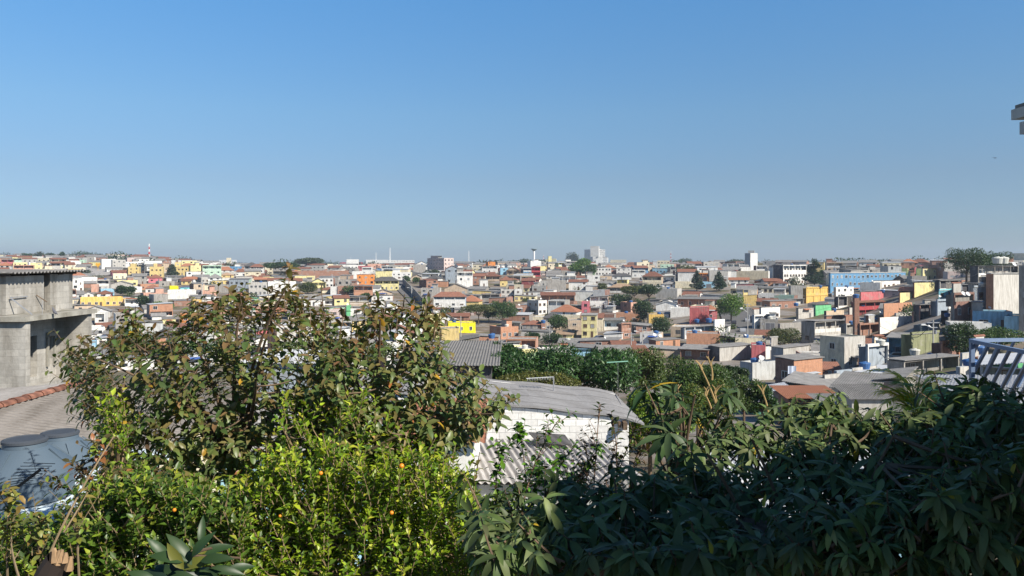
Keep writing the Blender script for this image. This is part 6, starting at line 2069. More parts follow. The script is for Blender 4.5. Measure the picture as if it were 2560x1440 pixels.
CD = [(0.020, 0.050, 0.013), (0.032, 0.075, 0.02), (0.045, 0.10, 0.026)]
mass_tree(1410, 925, 390, 104, 50, 'dense dark mango-like tree with glossy leaves, widest behind the shed', CD + [(.06, .13, .035)], 15000, .20, .34, 22, 'diamond', seed=4)
mass_tree(1262, 892, 90, 60, 55, 'dark tree top joined to the dense mango-like one, above wavy roof edge', CD, 3000, .2, .34, 8, 'diamond', seed=5)
mass_tree(1350, 955, 200, 40, 44, 'low olive hedge tree around the comb antenna', [(.10, .11, .02), (.14, .14, .03), (.07, .08, .02)], 5000, .10, .5, 12, 'diamond', seed=6)
mass_tree(1535, 905, 120, 70, 62, 'feathery olive-green tree behind the green stick antenna', [(.055, .085, .02), (.08, .11, .03)], 4200, .13, .4, 12, 'diamond', seed=7)
mass_tree(1680, 935, 160, 90, 58, 'broad feathery green tree below the sandy wall house', [(.05, .085, .02), (.075, .115, .03), (.1, .13, .04)], 6500, .13, .4, 14, 'diamond', seed=8)
mass_tree(1780, 930, 60, 78, 62, 'dark pine-like tree before the rose end wall', [(.025, .05, .02), (.04, .07, .03)], 3200, .14, .35, 10, 'diamond', seed=9)
mass_tree(1828, 935, 74, 80, 60, 'second dark pine-like tree beside the pale depot', [(.025, .05, .02), (.045, .075, .03)], 3600, .14, .35, 10, 'diamond', seed=10)
mass_tree(1860, 985, 130, 90, 52, 'green bushy tree in front of the pale depot', [(.05, .085, .02), (.08, .12, .03)], 4200, .13, .4, 12, 'diamond', seed=11)
mass_tree(1625, 1050, 230, 190, 31, 'bright yellow-green tree beside the shed roof corner', [(.13, .20, .015), (.17, .23, .02), (.10, .17, .015)], 16000, .09, .5, 22, 'diamond', seed=12)
mass_tree(1760, 1010, 170, 110, 40, 'mid-green tree behind the flowering shoots', [(.06, .11, .02), (.09, .15, .03), (.15, .15, .03)], 6000, .10, .45, 14, 'diamond', seed=13)
mass_tree(1600, 925, 150, 110, 56, 'rounded olive-green tree filling the gap beside the mango-like tree', [(.05, .085, .02), (.07, .11, .025), (.09, .12, .03)], 6500, .13, .4, 14, 'diamond', seed=21)
mass_tree(1745, 960, 170, 110, 50, 'full green tree below the long cement workshop', [(.05, .09, .02), (.07, .12, .03)], 6500, .13, .4, 14, 'diamond', seed=22)
mass_tree(1690, 1010, 170, 110, 44, 'green tree lower down behind the loquat shoots', [(.055, .10, .02), (.08, .13, .03)], 6000, .12, .42, 14, 'diamond', seed=23)
mass_tree(1905, 1000, 90, 70, 52, 'small dark green tree at the end of the tree belt', CD, 3000, .14, .4, 10, 'diamond', seed=24)
mass_tree(830, 880, 320, 60, 75, 'green tree row glimpsed behind the brown-leaved tree', [(.06, .10, .02), (.1, .14, .03)], 4000, .2, .45, 12, 'diamond', seed=14)
mass_tree(520, 870, 140, 50, 90, 'dark green tree glimpsed behind the brown-leaved branches', CD, 2000, .25, .45, 10, 'diamond', seed=15)
mass_tree(350, 860, 130, 60, 110, 'dark feathery tree beside the concrete frame building', CD, 2400, .25, .4, 10, 'diamond', seed=16)

# ------------------------------------------------------------------ near plants
def polytube(mb, pts, r0, r1, sides=5):
    n = len(pts) - 1
    rings = []
    for i, p in enumerate(pts):
        p = Vector(p)
        d = (Vector(pts[min(i + 1, n)]) - Vector(pts[max(i - 1, 0)])).normalized()
        u = d.cross(Vector((.3, .9, .1))).normalized(); w = d.cross(u)
        r = r0 + (r1 - r0) * i / n
        rings.append([p + (u * math.cos(2 * math.pi * k / sides) + w * math.sin(2 * math.pi * k / sides)) * r for k in range(sides)])
    for a, b in zip(rings, rings[1:]):
        for k in range(sides):
            mb.poly([a[k], a[(k + 1) % sides], b[(k + 1) % sides], b[k]])


def bez(a, b, c, n=6):
    a, b, c = Vector(a), Vector(b), Vector(c)
    return [a * (1 - t) ** 2 + b * 2 * t * (1 - t) + c * t * t for t in [i / n for i in range(n + 1)]]


def inpoly(x, y, poly):
    c = False
    j = len(poly) - 1
    for i in range(len(poly)):
        xi, yi = poly[i]; xj, yj = poly[j]
        if (yi > y) != (yj > y) and x < (xj - xi) * (y - yi) / (yj - yi) + xi:
            c = not c
        j = i
    return c


class Plant:
    def __init__(s, seed):
        s.r = random.Random(seed); s.limb = []; s.wood = MB(); s.L = []   # leaf rows: pos, dir, nrm, len, wid, col

    def limbs(s, base, ends, r0=.05, rend=.012, fork=None):
        for e in ends:
            b = Vector(base); e = Vector(e)
            mid = b.lerp(e, .5) + Vector((s.r.uniform(-.15, .15), s.r.uniform(-.15, .15), (e - b).length * .10))
            mid = mid + (Vector((b.x, b.y, mid.z)) - mid) * .35
            pts = bez(b, mid, e, 10)
            polytube(s.wood, pts, r0, rend, 6)
            s.limb += pts[2:]

    def near(s, p, below=True):
        best, bd = None, 1e9
        for q in s.limb:
            d = (q - p).length + (0.6 * max(0, q.z - p.z) if below else 0)
            if d < bd:
                bd, best = d, q
        return best, bd

    def twig(s, p, d, length, nleaf, ll, lw, colf, pair=True, wood_r=.006, droop=.0, spread=1.0, tipcluster=False, connect=True, ldroop=0):
        p = Vector(p); d = Vector(d).normalized()
        side = d.cross(Vector((s.r.uniform(-.3, .3), 1, s.r.uniform(-.3, .3)))).normalized()
        e = p + d * length + side * s.r.uniform(-.12, .12) * length + Vector((0, 0, -droop * length))
        if connect:
            q, bd = s.near(p)
            if q is not None and bd < .6:
                polytube(s.wood, bez(q, q.lerp(p, .6) + Vector((0, 0, -.04)), p, 4), wood_r * 1.6, wood_r, 4)
        mid = p.lerp(e, .5) + side * s.r.uniform(-.06, .06) * length
        pts = bez(p, mid, e, 5)
        polytube(s.wood, pts, wood_r, wood_r * .4, 4)
        ph = s.r.uniform(0, 3.14)
        for i in range(nleaf):
            f = (i + .5) / nleaf
            if tipcluster:
                f = 1 - (1 - f) * .35
            k = f * 5; i0 = min(4, int(k)); q = pts[i0].lerp(pts[i0 + 1], k - i0)
            ax = (pts[min(5, i0 + 1)] - pts[i0]).normalized()
            u = ax.cross(Vector((0, 0, 1)));
            if u.length < .1:
                u = Vector((1, 0, 0))
            u.normalize(); w = ax.cross(u)
            if pair:
                ang = ph + (i // 2) * 1.57 + (i % 2) * math.pi
            else:
                ang = ph + i * 2.4
            rad = u * math.cos(ang) + w * math.sin(ang)
            ld = (rad * spread + ax * s.r.uniform(.35, .8) + Vector((0, 0, -ldroop)) + Vector((s.r.uniform(-.2, .2),) * 3)).normalized()
            nr = (ax * .8 + Vector((0, 0, .7)) - ld * .2 + Vector((s.r.uniform(-.35, .35), s.r.uniform(-.35, .35), s.r.uniform(-.2, .2)))).normalized()
            l_ = ll * s.r.uniform(.7, 1.2) * (1 if f < .8 else .8)
            s.L.append((q, ld, nr, l_, l_ * lw * s.r.uniform(.85, 1.15), colf(q, f)))

    def finish(s, root, mat, tpl='oval', droop=.25, fold=.3, woodmat=None, crown='crown', wood='trunk'):
        o = Vector(root.location)
        q = MB(); q.add(s.wood, Matrix.Translation(-o)); q.build(wood, woodmat or M_BARK, root, True)
        A = lambda i: np.array([tuple(x[i]) for x in s.L], float)
        pos = A(0) - np.array(tuple(o))
        leaves(crown, pos, A(1), A(2), np.array([x[3] for x in s.L]), np.array([x[4] for x in s.L]), np.clip(A(5), .002, .95), mat, root, tpl, droop, fold)


def jit(r, c, j=.2):
    k = 1 + r.uniform(-j, j)
    return tuple(max(.003, x * k * (1 + r.uniform(-j * .35, j * .35))) for x in c)


# --- brown-leaved guava tree, two stems standing as two trees
GR = [(.11, .16, .045), (.15, .19, .055), (.08, .125, .04)]
BRN = [(.18, .115, .05), (.14, .11, .045), (.22, .13, .06), (.12, .08, .045)]
OLV = [(.17, .155, .05), (.145, .135, .045), (.20, .17, .06)]


def guava(seed, label, D_, base, limbs_px, outline, ntw, tips):
    pl = Plant(seed); r = pl.r
    b = P(base[0], base[1], D_)
    zg = T(b.x, b.y)
    root = empty('guava_tree', (b.x, b.y, zg)); tag(root, label, 'tree')
    g = Vector((b.x + .05, b.y, zg - .2))
    polytube(pl.wood, bez(g, g.lerp(b, .5) + Vector((.08, 0, 0)), b, 6), .075, .05, 8)
    pl.limbs(b, [P(x, y, d) for x, y, d in limbs_px], .03, .007)

    def colf(q, f):
        px, py = proj(q)
        brown = max(0, min(1, (900 - py) / 230)) * .85 + .10
        if r.random() < .008:
            return jit(r, (.42, .26, .03))
        if r.random() < .009:
            return jit(r, (.34, .13, .04))
        if r.random() < brown:
            return jit(r, r.choice(BRN if r.random() < .7 else OLV))
        if r.random() < .35:
            return jit(r, r.choice(OLV))
        return jit(r, r.choice(GR))

    xs = [p[0] for p in outline]; ys = [p[1] for p in outline]
    n = 0; c = b.lerp(P(base[0], base[1] - 250, D_), .6)
    while n < ntw:
        x = r.uniform(min(xs), max(xs)); y = min(ys) + (max(ys) - min(ys)) * r.random() ** .55
        if not inpoly(x, y, outline):
            continue
        p = P(x, y, D_ + r.uniform(-.9, 1.0)); n += 1
        out = (p - c).normalized()
        d = out * .7 + Vector((r.uniform(-.5, .5), r.uniform(-.6, .3), .75))
        ln = r.uniform(.16, .34)
        pl.twig(p, d, ln, r.choice([8, 10, 10, 12]), .092, .5, colf, ldroop=.25, wood_r=.0045, connect=(n % 5 == 0))
    top = []
    for i in range(len(outline) - 1):
        (ax, ay), (bx, by) = outline[i], outline[i + 1]
        if bx > ax and max(ay, by) < 960:
            top += [(ax + (bx - ax) * t, ay + (by - ay) * t) for t in (.0, .25, .5, .75)]
    for x, y in top:              # many small shoots above the crown
        x += r.uniform(-14, 14); u_ = r.uniform(25, 75)
        p = P(x, y + 45, D_ + r.uniform(-.5, .5)); q = P(x + r.uniform(-22, 22), y + 20 - u_, D_)
        pl.twig(p, q - p, (q - p).length, r.choice([10, 12, 14]), .088, .45, colf, ldroop=.35, wood_r=.005, connect=False)
    for x, y, n_, up in tips:     # leader shoots that break the outline
        p = P(x, y + up, D_ + r.uniform(-.3, .3)); q = P(x + r.uniform(-14, 14), y, D_)
        pl.limb.append(p)
        pl.twig(p, q - p, (q - p).length, n_, .095, .45, colf, ldroop=.3, wood_r=.008)
    pl.finish(root, M_LEAFN, 'oval', .35, .35)
    return pl


guava(11, 'brown-leaved guava tree with the tallest tip, nearer the block house', 7.4, (590, 1190),
      [(340, 860, 6.6), (250, 900, 6.9), (470, 830, 7.2), (600, 760, 7.0), (680, 800, 6.6), (715, 720, 6.9), (420, 980, 6.4), (780, 930, 7.2), (640, 950, 6.2)],
      [(190, 870), (240, 905), (300, 860), (335, 800), (380, 860), (430, 870), (470, 800), (520, 790), (560, 770), (600, 740), (640, 790), (690, 760), (720, 730), (750, 790), (800, 780), (820, 860),
       (860, 900), (860, 1060), (800, 1130), (700, 1150), (620, 1190), (500, 1230), (420, 1270), (330, 1230), (290, 1130), (250, 1080), (215, 1010), (180, 930)], 700,
      [(715, 676, 14, 90), (600, 722, 12, 80), (340, 765, 14, 80), (310, 790, 10, 60), (545, 745, 12, 60), (730, 655, 8, 40), (525, 765, 10, 50), (185, 865, 8, 40), (215, 905, 8, 40), (815, 715, 10, 90), (665, 770, 10, 50), (420, 800, 10, 60), (760, 740, 10, 60), (285, 830, 8, 50)])
guava(23, 'brown-leaved guava tree leaning over the white block shed', 7.2, (925, 1140),
      [(830, 860, 6.6), (950, 800, 6.5), (1060, 800, 6.3), (1130, 920, 6.5), (1235, 1035, 6.3), (1010, 930, 6.9), (860, 960, 6.0), (1150, 1080, 6.7)],
      [(820, 900), (870, 890), (900, 830), (930, 790), (980, 780), (1020, 800), (1080, 780), (1100, 850), (1085, 900), (1120, 960), (1150, 960), (1190, 1000), (1250, 1025), (1180, 1080), (1140, 1130),
       (1080, 1170), (1000, 1140), (960, 1200), (880, 1180), (820, 1120), (790, 1000)], 440,
      [(975, 760, 14, 70), (930, 775, 12, 60), (1055, 755, 12, 60), (1085, 790, 10, 50), (1005, 735, 7, 50), (875, 800, 12, 90), (850, 770, 8, 60), (1240, 1030, 10, 40), (1225, 1000, 8, 40), (1170, 955, 10, 60), (1190, 1130, 8, 60)])

# --- citrus hedge, bright
CT = [(.23, .33, .02), (.34, .42, .03), (.15, .25, .02), (.44, .48, .05), (.09, .16, .02)]


def citrus(seed, label, D_, outline, base, ntw, fruit, cols=CT, ll=.066, lw=.5, name='orange_tree', dz=.7, twl=(.12, .3), upb=1.0, nl=(8, 13)):
    pl = Plant(seed); r = pl.r
    b = P(base[0], base[1], D_); zg = T(b.x, b.y)
    root = empty(name, (b.x, b.y, zg)); tag(root, label, 'tree')
    g = Vector((b.x, b.y, zg - .2))
    polytube(pl.wood, bez(g, g.lerp(b, .5), b, 5), .07, .045, 7)
    xs = [p[0] for p in outline]; ys = [p[1] for p in outline]
    ends = []
    while len(ends) < 16:
        x, y = r.uniform(min(xs), max(xs)), r.uniform(min(ys), max(ys))
        if inpoly(x, y, outline):
            ends.append(P(x, y, D_ + r.uniform(-dz * .7, dz * .7)))
    pl.limbs(b, ends, .03, .006)
    n = 0
    colf = lambda q, f: jit(r, r.choices(cols, [4, 4, 4, 2, 4][:len(cols)])[0] if f > .3 else r.choice(cols[:1] + cols[2:3] + cols[-1:]), .25)
    while n < ntw:
        x, y = r.uniform(min(xs), max(xs)), r.uniform(min(ys), max(ys) + 40)
        if not inpoly(x, min(y, max(ys) - 1), outline):
            continue
        n += 1
        p = P(x, y + 20, D_ + r.uniform(-dz, dz))
        d = Vector((r.uniform(-.5, .5), r.uniform(-.7, .2), upb + r.uniform(-.3, .3)))
        pl.twig(p, d, r.uniform(*twl), r.randint(*nl), ll, lw, colf, pair=False, wood_r=.004, spread=.75, connect=(n % 3 == 0))
    pl.finish(root, M_LEAFN, 'diamond', .1, .45, woodmat=plain('pale_twig_bark_%d' % seed, (.24, .17, .10), .9))
    for x, y, rad in fruit:
        rad *= .55
        m = MB()
        p = P(x, y, D_ - dz - .1) - Vector(root.location)
        m.lathe(p.x, p.y, [(rad * math.sin(t), p.z - rad * math.cos(t)) for t in [math.pi * i / 10 for i in range(1, 10)]], 0, 14)
        m.build('fruit', M_ORG, root, True)


M_ORG = plain('orange_peel', (.75, .26, .02), .45, noise=.1, scale=20)
citrus(31, 'bright yellow-green orange tree with ripe fruit below the guava trees', 6.2,
       [(600, 1225), (680, 1150), (760, 1140), (830, 1130), (900, 1165), (970, 1150), (1040, 1145), (1130, 1170), (1190, 1210), (1200, 1270), (1215, 1440), (560, 1440), (590, 1300)], (850, 1500), 2000,
       [(1004, 1165, .032), (802, 1183, .026), (979, 1282, .026), (700, 1290, .018)])
citrus(37, 'paler orange tree reaching the frame bottom under the grey tanks', 5.9,
       [(0, 1360), (60, 1340), (130, 1345), (190, 1300), (260, 1220), (330, 1200), (420, 1220), (520, 1245), (600, 1270), (640, 1440), (0, 1440)], (300, 1500), 1300,
       [(436, 1275, .022)], cols=[(.12, .20, .03), (.20, .28, .03), (.08, .14, .025), (.30, .34, .04), (.06, .11, .02)], ll=.075, lw=.55)
citrus(41, 'slender light-green citrus shoot rising through the guava leaves', 6.6, [(265, 1030), (310, 1015), (335, 1080), (320, 1180), (280, 1190), (270, 1100)], (300, 1250), 60, [])
citrus(43, 'bright citrus tree tops among the second guava', 6.5, [(700, 1000), (760, 1010), (840, 1040), (900, 1000), (1000, 1060), (1040, 1110), (700, 1120)], (800, 1300), 90, [])
citrus(47, 'low yellow-green citrus in the middle beneath the shaded bush', 5.0, [(1190, 1330), (1260, 1300), (1340, 1330), (1380, 1440), (1190, 1440)], (1280, 1500), 260, [])

# --- thin light green shrub in front of the corrugated roof
GS = [(.10, .24, .02), (.16, .32, .03), (.07, .15, .02), (.05, .10, .02)]


def shoots(seed, label, D_, stems, cols, ll, lw, name='shrub', mat=None, side=8, tpl='oval', woodc=(.2, .12, .08)):
    pl = Plant(seed); r = pl.r
    b = P(stems[0][0], 1440, D_); zg = T(b.x, b.y)
    root = empty(name, (b.x, b.y, zg)); tag(root, label, 'shrub')
    colf = lambda q, f: jit(r, r.choice(cols), .25)
    for x0, y0, x1, y1 in stems:
        p0 = P(x0, y0, D_ + r.uniform(-.4, .4)); p1 = P(x1, y1, D_ + r.uniform(-.4, .4))
        mid = p0.lerp(p1, .5) + Vector((r.uniform(-.1, .1), 0, .1))
        pts = bez(p0, mid, p1, 10); polytube(pl.wood, pts, .007, .0025, 5); pl.limb = pts
        for k in range(side):
            i = r.randint(3, 9)
            q = pts[i]
            pl.twig(q, (pts[i + 1] - q).normalized() + Vector((r.uniform(-1, 1), r.uniform(-.6, .6), r.uniform(-.1, .6))), r.uniform(.1, .24), r.randint(4, 7), ll, lw, colf, wood_r=.003, connect=False, ldroop=.3)
        pl.twig(pts[9], pts[10] - pts[9], .08, 5, ll, lw, colf, wood_r=.003, connect=False)
    g = Vector((b.x, b.y, zg - .1))
    for x0, y0, x1, y1 in stems[:3]:
        q = P(x0, y0, D_); polytube(pl.wood, bez(g, g.lerp(q, .5) + Vector((.1, 0, .2)), q, 5), .02, .012, 5)
    pl.finish(root, mat or M_LEAFN, tpl, .3, .3, woodmat=plain('shoot_bark_%d' % seed, woodc, .8))
    return root


shoots(51, 'thin light-green shrub with pointed leaves before the corrugated roof', 6.3,
       [(1300, 1300, 1400, 1045), (1330, 1310, 1300, 1075), (1340, 1320, 1440, 1110), (1250, 1330, 1260, 1120), (1420, 1300, 1500, 1120), (1290, 1350, 1350, 1170), (1380, 1330, 1420, 1200), (1240, 1380, 1290, 1230), (1450, 1340, 1380, 1160), (1210, 1380, 1230, 1290)],
       GS, .068, .52, side=15)
shoots(53, 'darker brown-leaved sapling rising beside the thin light-green shrub', 5.9,
       [(1480, 1330, 1500, 1010), (1520, 1330, 1530, 1050), (1500, 1340, 1585, 1080), (1560, 1340, 1610, 1090), (1440, 1330, 1465, 1120)],
       [(.05, .07, .025), (.08, .08, .03), (.10, .07, .04), (.10, .13, .03)], .064, .5, side=12)
shoots(57, 'yellowing weed stems at the frame bottom beside the grey tanks', 4.6,
       [(60, 1480, 40, 1290), (200, 1480, 190, 1260), (120, 1480, 100, 1300), (20, 1480, 25, 1240)],
       [(.16, .22, .03), (.20, .22, .04), (.12, .14, .04), (.25, .18, .05)], .055, .5, side=11, woodc=(.20, .15, .09))
shoots(58, 'reddish small-leaved bush in front of the grey tanks', 6.0,
       [(250, 1300, 180, 1160), (270, 1300, 235, 1100), (260, 1310, 150, 1210), (290, 1290, 300, 1180), (240, 1320, 210, 1180), (300, 1300, 245, 1130), (230, 1330, 260, 1200)],
       [(.16, .09, .04), (.2, .17, .04), (.09, .08, .03), (.26, .11, .04), (.22, .28, .04)], .065, .5, side=9, woodc=(.20, .15, .09))

# --- big drooping-leaved tree, mostly in shade
AV = [(.08, .12, .035), (.11, .15, .05), (.14, .175, .07), (.06, .09, .03)]


def whorl_tree(seed, label, outline, base, D0, D1, ntw, ll, lw, cols, nl=(7, 11), dfun=None, name='avocado_tree', buds=()):
    pl = Plant(seed); r = pl.r
    b = P(base[0], base[1], (D0 + D1) / 2); zg = T(b.x, b.y)
    root = empty(name, (b.x, b.y, zg)); tag(root, label, 'tree')
    g = Vector((b.x, b.y, zg - .2)); polytube(pl.wood, bez(g, g.lerp(b, .5), b, 5), .11, .07, 8)
    xs = [p[0] for p in outline]; ys = [p[1] for p in outline]
    ends = []
    while len(ends) < 22:
        x, y = r.uniform(min(xs), max(xs)), r.uniform(min(ys), max(ys))
        if inpoly(x, y, outline):
            ends.append(P(x, y, r.uniform(D0, D1)))
    pl.limbs(b, ends, .022, .006)
    colf = lambda q, f: jit(r, (.45, .33, .03), .2) if r.random() < .008 else jit(r, r.choice(cols), .25)
    n = 0
    while n < ntw:
        x, y = r.uniform(min(xs), max(xs)), r.uniform(min(ys), max(ys))
        if not inpoly(x, y, outline):
            continue
        n += 1
        D_ = dfun(x, y, r) if dfun else r.uniform(D0, D1)
        p = P(x, y + 12, D_)
        d = Vector((r.uniform(-.7, .7), r.uniform(-.8, .3), r.uniform(.2, 1)))
        sc_l = r.uniform(.55, 1.15); tn = r.uniform(.7, 1.3)
        colg = lambda q, f: tuple(c_ * tn for c_ in colf(q, f))
        pl.twig(p, d, r.uniform(.08, .24) * sc_l, r.randint(*nl), ll * sc_l, lw * r.uniform(.85, 1.3), colg, pair=False, wood_r=.007, spread=1.0, tipcluster=True, ldroop=.55, connect=(n % 3 == 0))
    pl.finish(root, M_LEAFD, 'long', .5, .3)
    for x, y, x1, y1 in buds:
        m = MB(); a, c = P(x, y, D0 + .3) - Vector(root.location), P(x1, y1, D0 + .3) - Vector(root.location)
        polytube(m, bez(a, a.lerp(c, .5) + Vector((.01, 0, 0)), c, 6), .008, .005, 6)
        for k in range(3):
            polytube(m, bez(c, c + Vector((r.uniform(-.02, .02), 0, .03)), c + Vector((r.uniform(-.05, .05), r.uniform(-.02, .02), .07)), 4), .009, .003, 5)
        m.build('bud_shoot', M_BUD, root, True)


M_BUD = plain('ochre_bud', (.40, .28, .12), .7)


def dav(x, y, r):
    f = (y - 960) / 480.0
    return max(3.6, 6.3 - 2.9 * f - max(0, (x - 1900) / 700) * 1.3) + r.uniform(-.35, .35)


whorl_tree(61, 'big avocado tree with drooping leaves, most of it in house shadow',
           [(1500, 1250), (1600, 1215), (1680, 1165), (1780, 1090), (1900, 1040), (1990, 1030), (2050, 1010), (2140, 1035), (2230, 1045), (2320, 1035), (2390, 990), (2440, 975), (2500, 1005), (2600, 1020), (2600, 1460), (1330, 1460), (1210, 1420), (1200, 1260), (1330, 1260), (1420, 1230)],
           (2050, 1900), 3.6, 5.2, 1250, .128, .29, AV, dfun=dav)
whorl_tree(67, 'loquat tree with stiff ribbed leaves and ochre bud shoots',
           [(1620, 990), (1660, 960), (1740, 965), (1800, 970), (1840, 1020), (1830, 1080), (1720, 1160), (1640, 1150), (1600, 1070)],
           (1700, 1400), 5.6, 6.4, 24, .20, .25, [(.05, .09, .03), (.08, .12, .05), (.035, .06, .025)], nl=(8, 12), name='loquat_tree',
           buds=((1790, 1010, 1755, 925), (1780, 950, 1778, 915), (1795, 1050, 1788, 985), (1780, 1030, 1765, 990), (1920, 1030, 1908, 985), (1690, 1010, 1690, 985)))

# --- palm above the shaded foliage
pm = empty('palm', P(2290, 1035, 9.5)); tag(pm, 'small areca palm with yellowing fronds above the shaded leaves', 'palm')
m = MB(); L_ = []
r = random.Random(9)
pr0 = Vector(pm.location)
m.bar((0, 0, -6), (0, 0, .1), .06, 0, 8, .04); m.build('trunk', M_BARK, pm)
for i in range(13):
    a = r.uniform(0, 6.28); ln = r.uniform(.45, .8)
    st_ = Vector((0, 0, r.uniform(-.1, .15))); out = Vector((math.cos(a), math.sin(a) * .8, 0))
    e = st_ + out * ln * .75 + Vector((0, 0, r.uniform(.1, .62) * ln)); mid = st_ + out * ln * .2 + Vector((0, 0, ln * .6))
    pts = bez(st_, mid, e, 12)
    fm = MB(); polytube(fm, pts, .012, .004, 5); fm.build('frond_stem', plain('frond_rib_%d' % i, (.35, .34, .05), .6), pm, True)
    c_ = (.62, .56, .05) if i % 5 == 0 else r.choice([(.22, .34, .04), (.30, .42, .05), (.16, .26, .04)])
    for k in range(2, 12):
        for s in (-1, 1):
            for e2 in (0, .5):
                k2 = min(11.9, k + e2); i0 = int(k2); q = pts[i0].lerp(pts[i0 + 1], k2 - i0) if i0 < 12 else pts[12]
                ax = (pts[min(12, i0 + 1)] - pts[i0]).normalized(); sd = ax.cross(Vector((0, 0, 1))).normalized() * s
                L_.append((q, (sd + ax * .9 + Vector((0, 0, r.uniform(-.1, .3)))).normalized(), Vector((0, 0, 1)) + out * .3, .24 * (1 - .3 * k / 12) * r.uniform(.8, 1.1), .022, jit(r, c_)))
A = lambda i: np.array([tuple(x[i]) for x in L_], float)
leaves('fronds', A(0), A(1), A(2), np.array([x[3] for x in L_]), np.array([x[4] for x in L_]), A(5), M_LEAFN, pm, 'diamond', .3, .4)

# --- large glossy leaves at the bottom edge
pl = Plant(71); r = pl.r
root = empty('glossy_plant', P(430, 1500, 2.6)); tag(root, 'large-leaved glossy plant at the bottom frame edge', 'plant')
for (x0, y0, x1, y1, w, c_) in ((480, 1390, 420, 1265, .36, 0), (470, 1380, 345, 1330, .36, 0), (480, 1370, 540, 1275, .34, 0), (490, 1370, 610, 1310, .34, 0), (500, 1380, 600, 1350, .36, 0), (440, 1420, 430, 1290, .42, 1), (430, 1430, 300, 1400, .45, 1), (430, 1430, 230, 1405, .4, 1),
                              (450, 1430, 350, 1360, .4, 0), (440, 1420, 530, 1420, .5, 1), (470, 1400, 520, 1330, .42, 2), (460, 1400, 405, 1310, .4, 2), (520, 1400, 640, 1400, .3, 0), (440, 1440, 330, 1450, .5, 1), (480, 1430, 560, 1450, .4, 1), (500, 1340, 510, 1240, .3, 0), (420, 1380, 370, 1290, .4, 0), (450, 1400, 560, 1340, .34, 2)):
    dd = r.uniform(2.5, 2.7); a, c = P(x0, y0, dd), P(x1, y1, dd + r.uniform(-.03, .03))
    pl.L.append((a, (c - a).normalized() + Vector((0, r.uniform(-.2, .2), 0)), Vector((r.uniform(-.4, .4), -.7, .7)), (c - a).length * .9, (c - a).length * w * .85, jit(r, [(.03, .06, .022), (.016, .033, .02), (.11, .11, .02)][c_])))
for x0, y0, x1, y1 in ((460, 1520, 470, 1380), (430, 1520, 430, 1430), (470, 1390, 600, 1395), (480, 1380, 530, 1370)):
    polytube(pl.wood, bez(P(x0, y0, 2.6), P((x0 + x1) / 2 + 4, (y0 + y1) / 2, 2.6), P(x1, y1, 2.6), 5), .007, .004, 6)
g = P(440, 1520, 2.6); polytube(pl.wood, bez(Vector((g.x, g.y, T(g.x, g.y))), Vector((g.x + .1, g.y, -2.5)), g, 6), .03, .01, 6)
for q_ in list(pl.L):
    pl.L.append((q_[0] + Vector((r.uniform(-.12, .12), r.uniform(-.05, .1), r.uniform(-.14, -.02))), (q_[1] + Vector((r.uniform(-.5, .5), 0, r.uniform(-.5, .3)))).normalized(), q_[2] + Vector((r.uniform(-.4, .4), 0, 0)), q_[3] * .8, q_[4] * .8, q_[5]))
pl.L = [(q_[0] + Vector((0, 0, -.03)), q_[1], q_[2], q_[3] * .78, q_[4] * .78, q_[5]) for q_ in pl.L]
pl.finish(root, M_LEAFG, 'broad', .4, .4, crown='leaves', wood='stem')

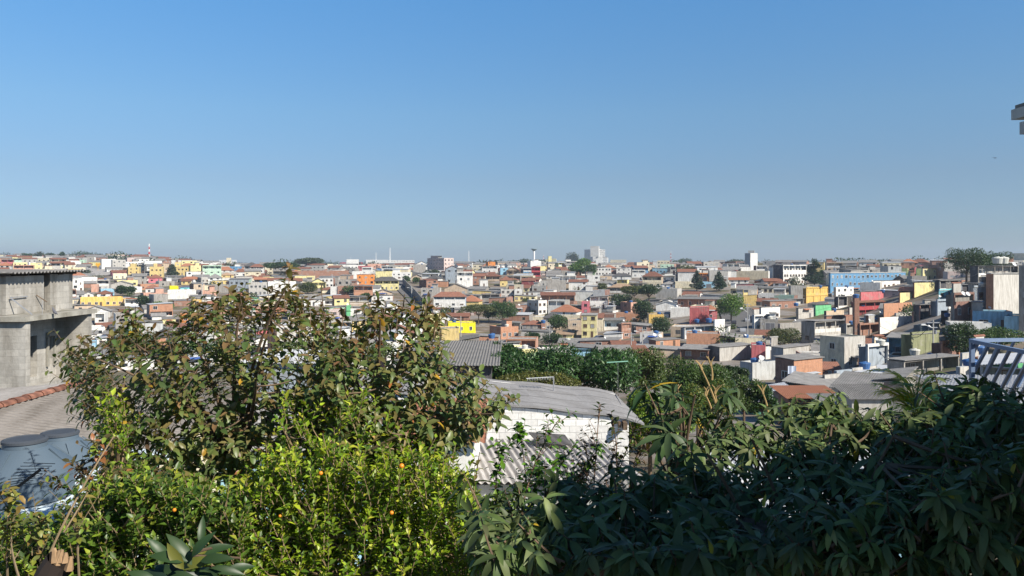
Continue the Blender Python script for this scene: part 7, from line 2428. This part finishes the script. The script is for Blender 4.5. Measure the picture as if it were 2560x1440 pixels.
# --- snapped branch stump
sm = empty('broken_stump', P(140, 1470, 3.0)); tag(sm, 'snapped dark branch with torn pale wood at the bottom edge', 'stump')
so_ = P(140, 1470, 3.0)
m = MB(); polytube(m, bez(P(100, 1500, 3.0) - so_, P(120, 1440, 3.0) - so_, P(150, 1400, 3.0) - so_, 6), .055, .05, 10); m.bar(P(100, 1500, 3.0) - so_, P(60, 1500, 3.0) - so_ + Vector((0, 0, -4.2)), .055, 0, 9, .08)
m.build('bark', plain('burnt_bark', (.035, .025, .02), .9), sm)
m = MB()
for x0, y0, x1, y1 in ((140, 1405, 135, 1370), (152, 1405, 148, 1376), (162, 1405, 165, 1382), (172, 1425, 178, 1392), (146, 1410, 156, 1375)):
    m.bar(P(x0, y0, 2.98) - so_, P(x1, y1, 2.98) - so_, .018, 0, 5, .006)
m.build('torn_wood', plain('torn_wood', (.34, .22, .12), .8, noise=.3, scale=30), sm)
# bare slanting stem
m = MB(); pts = bez(P(100, 1450, 4.4), P(150, 1300, 4.4), P(285, 1090, 4.6), 10); polytube(m, pts, .008, .004, 6); polytube(m, bez(P(160, 1330, 4.4), P(180, 1300, 4.4), P(220, 1230, 4.5), 5), .006, .002, 5); polytube(m, bez(pts[0], Vector((pts[0].x, pts[0].y, -3)), Vector((pts[0].x, pts[0].y, T(pts[0].x, pts[0].y))), 4), .012, .014, 5)
tag(m.build('bare_stem', plain('dry_stem', (.26, .19, .11), .8), None, True), 'long bare tan stem slanting in front of the grey tanks', 'stem')

# undergrowth on the garden ground
N = 9000
x = NR.uniform(-9, 7, N); y = NR.uniform(2.2, 11, N); z = terr(x, y) + NR.uniform(0, .9, N)
leaves('undergrowth', np.stack([x, y, z], 1), rdir(N) + [0, 0, .6], rdir(N) + [0, 0, 1], NR.uniform(.08, .2, N), NR.uniform(.04, .08, N), vcol(N, TREECOL['mid'] + [(.12, .09, .05)], .3), M_LEAF, None, 'diamond')
tag(bpy.data.objects['undergrowth'], kind='stuff')

# ------------------------------------------------------------------ haze
hz = MB(); hz.box(-2900, -250, -60, 2900, 4200, 60)
mh = bpy.data.materials.new('haze_air'); mh.use_nodes = True
nn = mh.node_tree.nodes; nn.remove(nn['Principled BSDF'])
pv = nn.new('ShaderNodeVolumePrincipled'); pv.inputs['Density'].default_value = 0.00017; pv.inputs['Color'].default_value = (.72, .84, 1.0, 1); pv.inputs['Anisotropy'].default_value = 0.2
mh.node_tree.links.new(pv.outputs[0], nn['Material Output'].inputs['Volume'])
HAZE = True
if HAZE:
    o = hz.build('haze', mh); tag(o, kind='stuff')
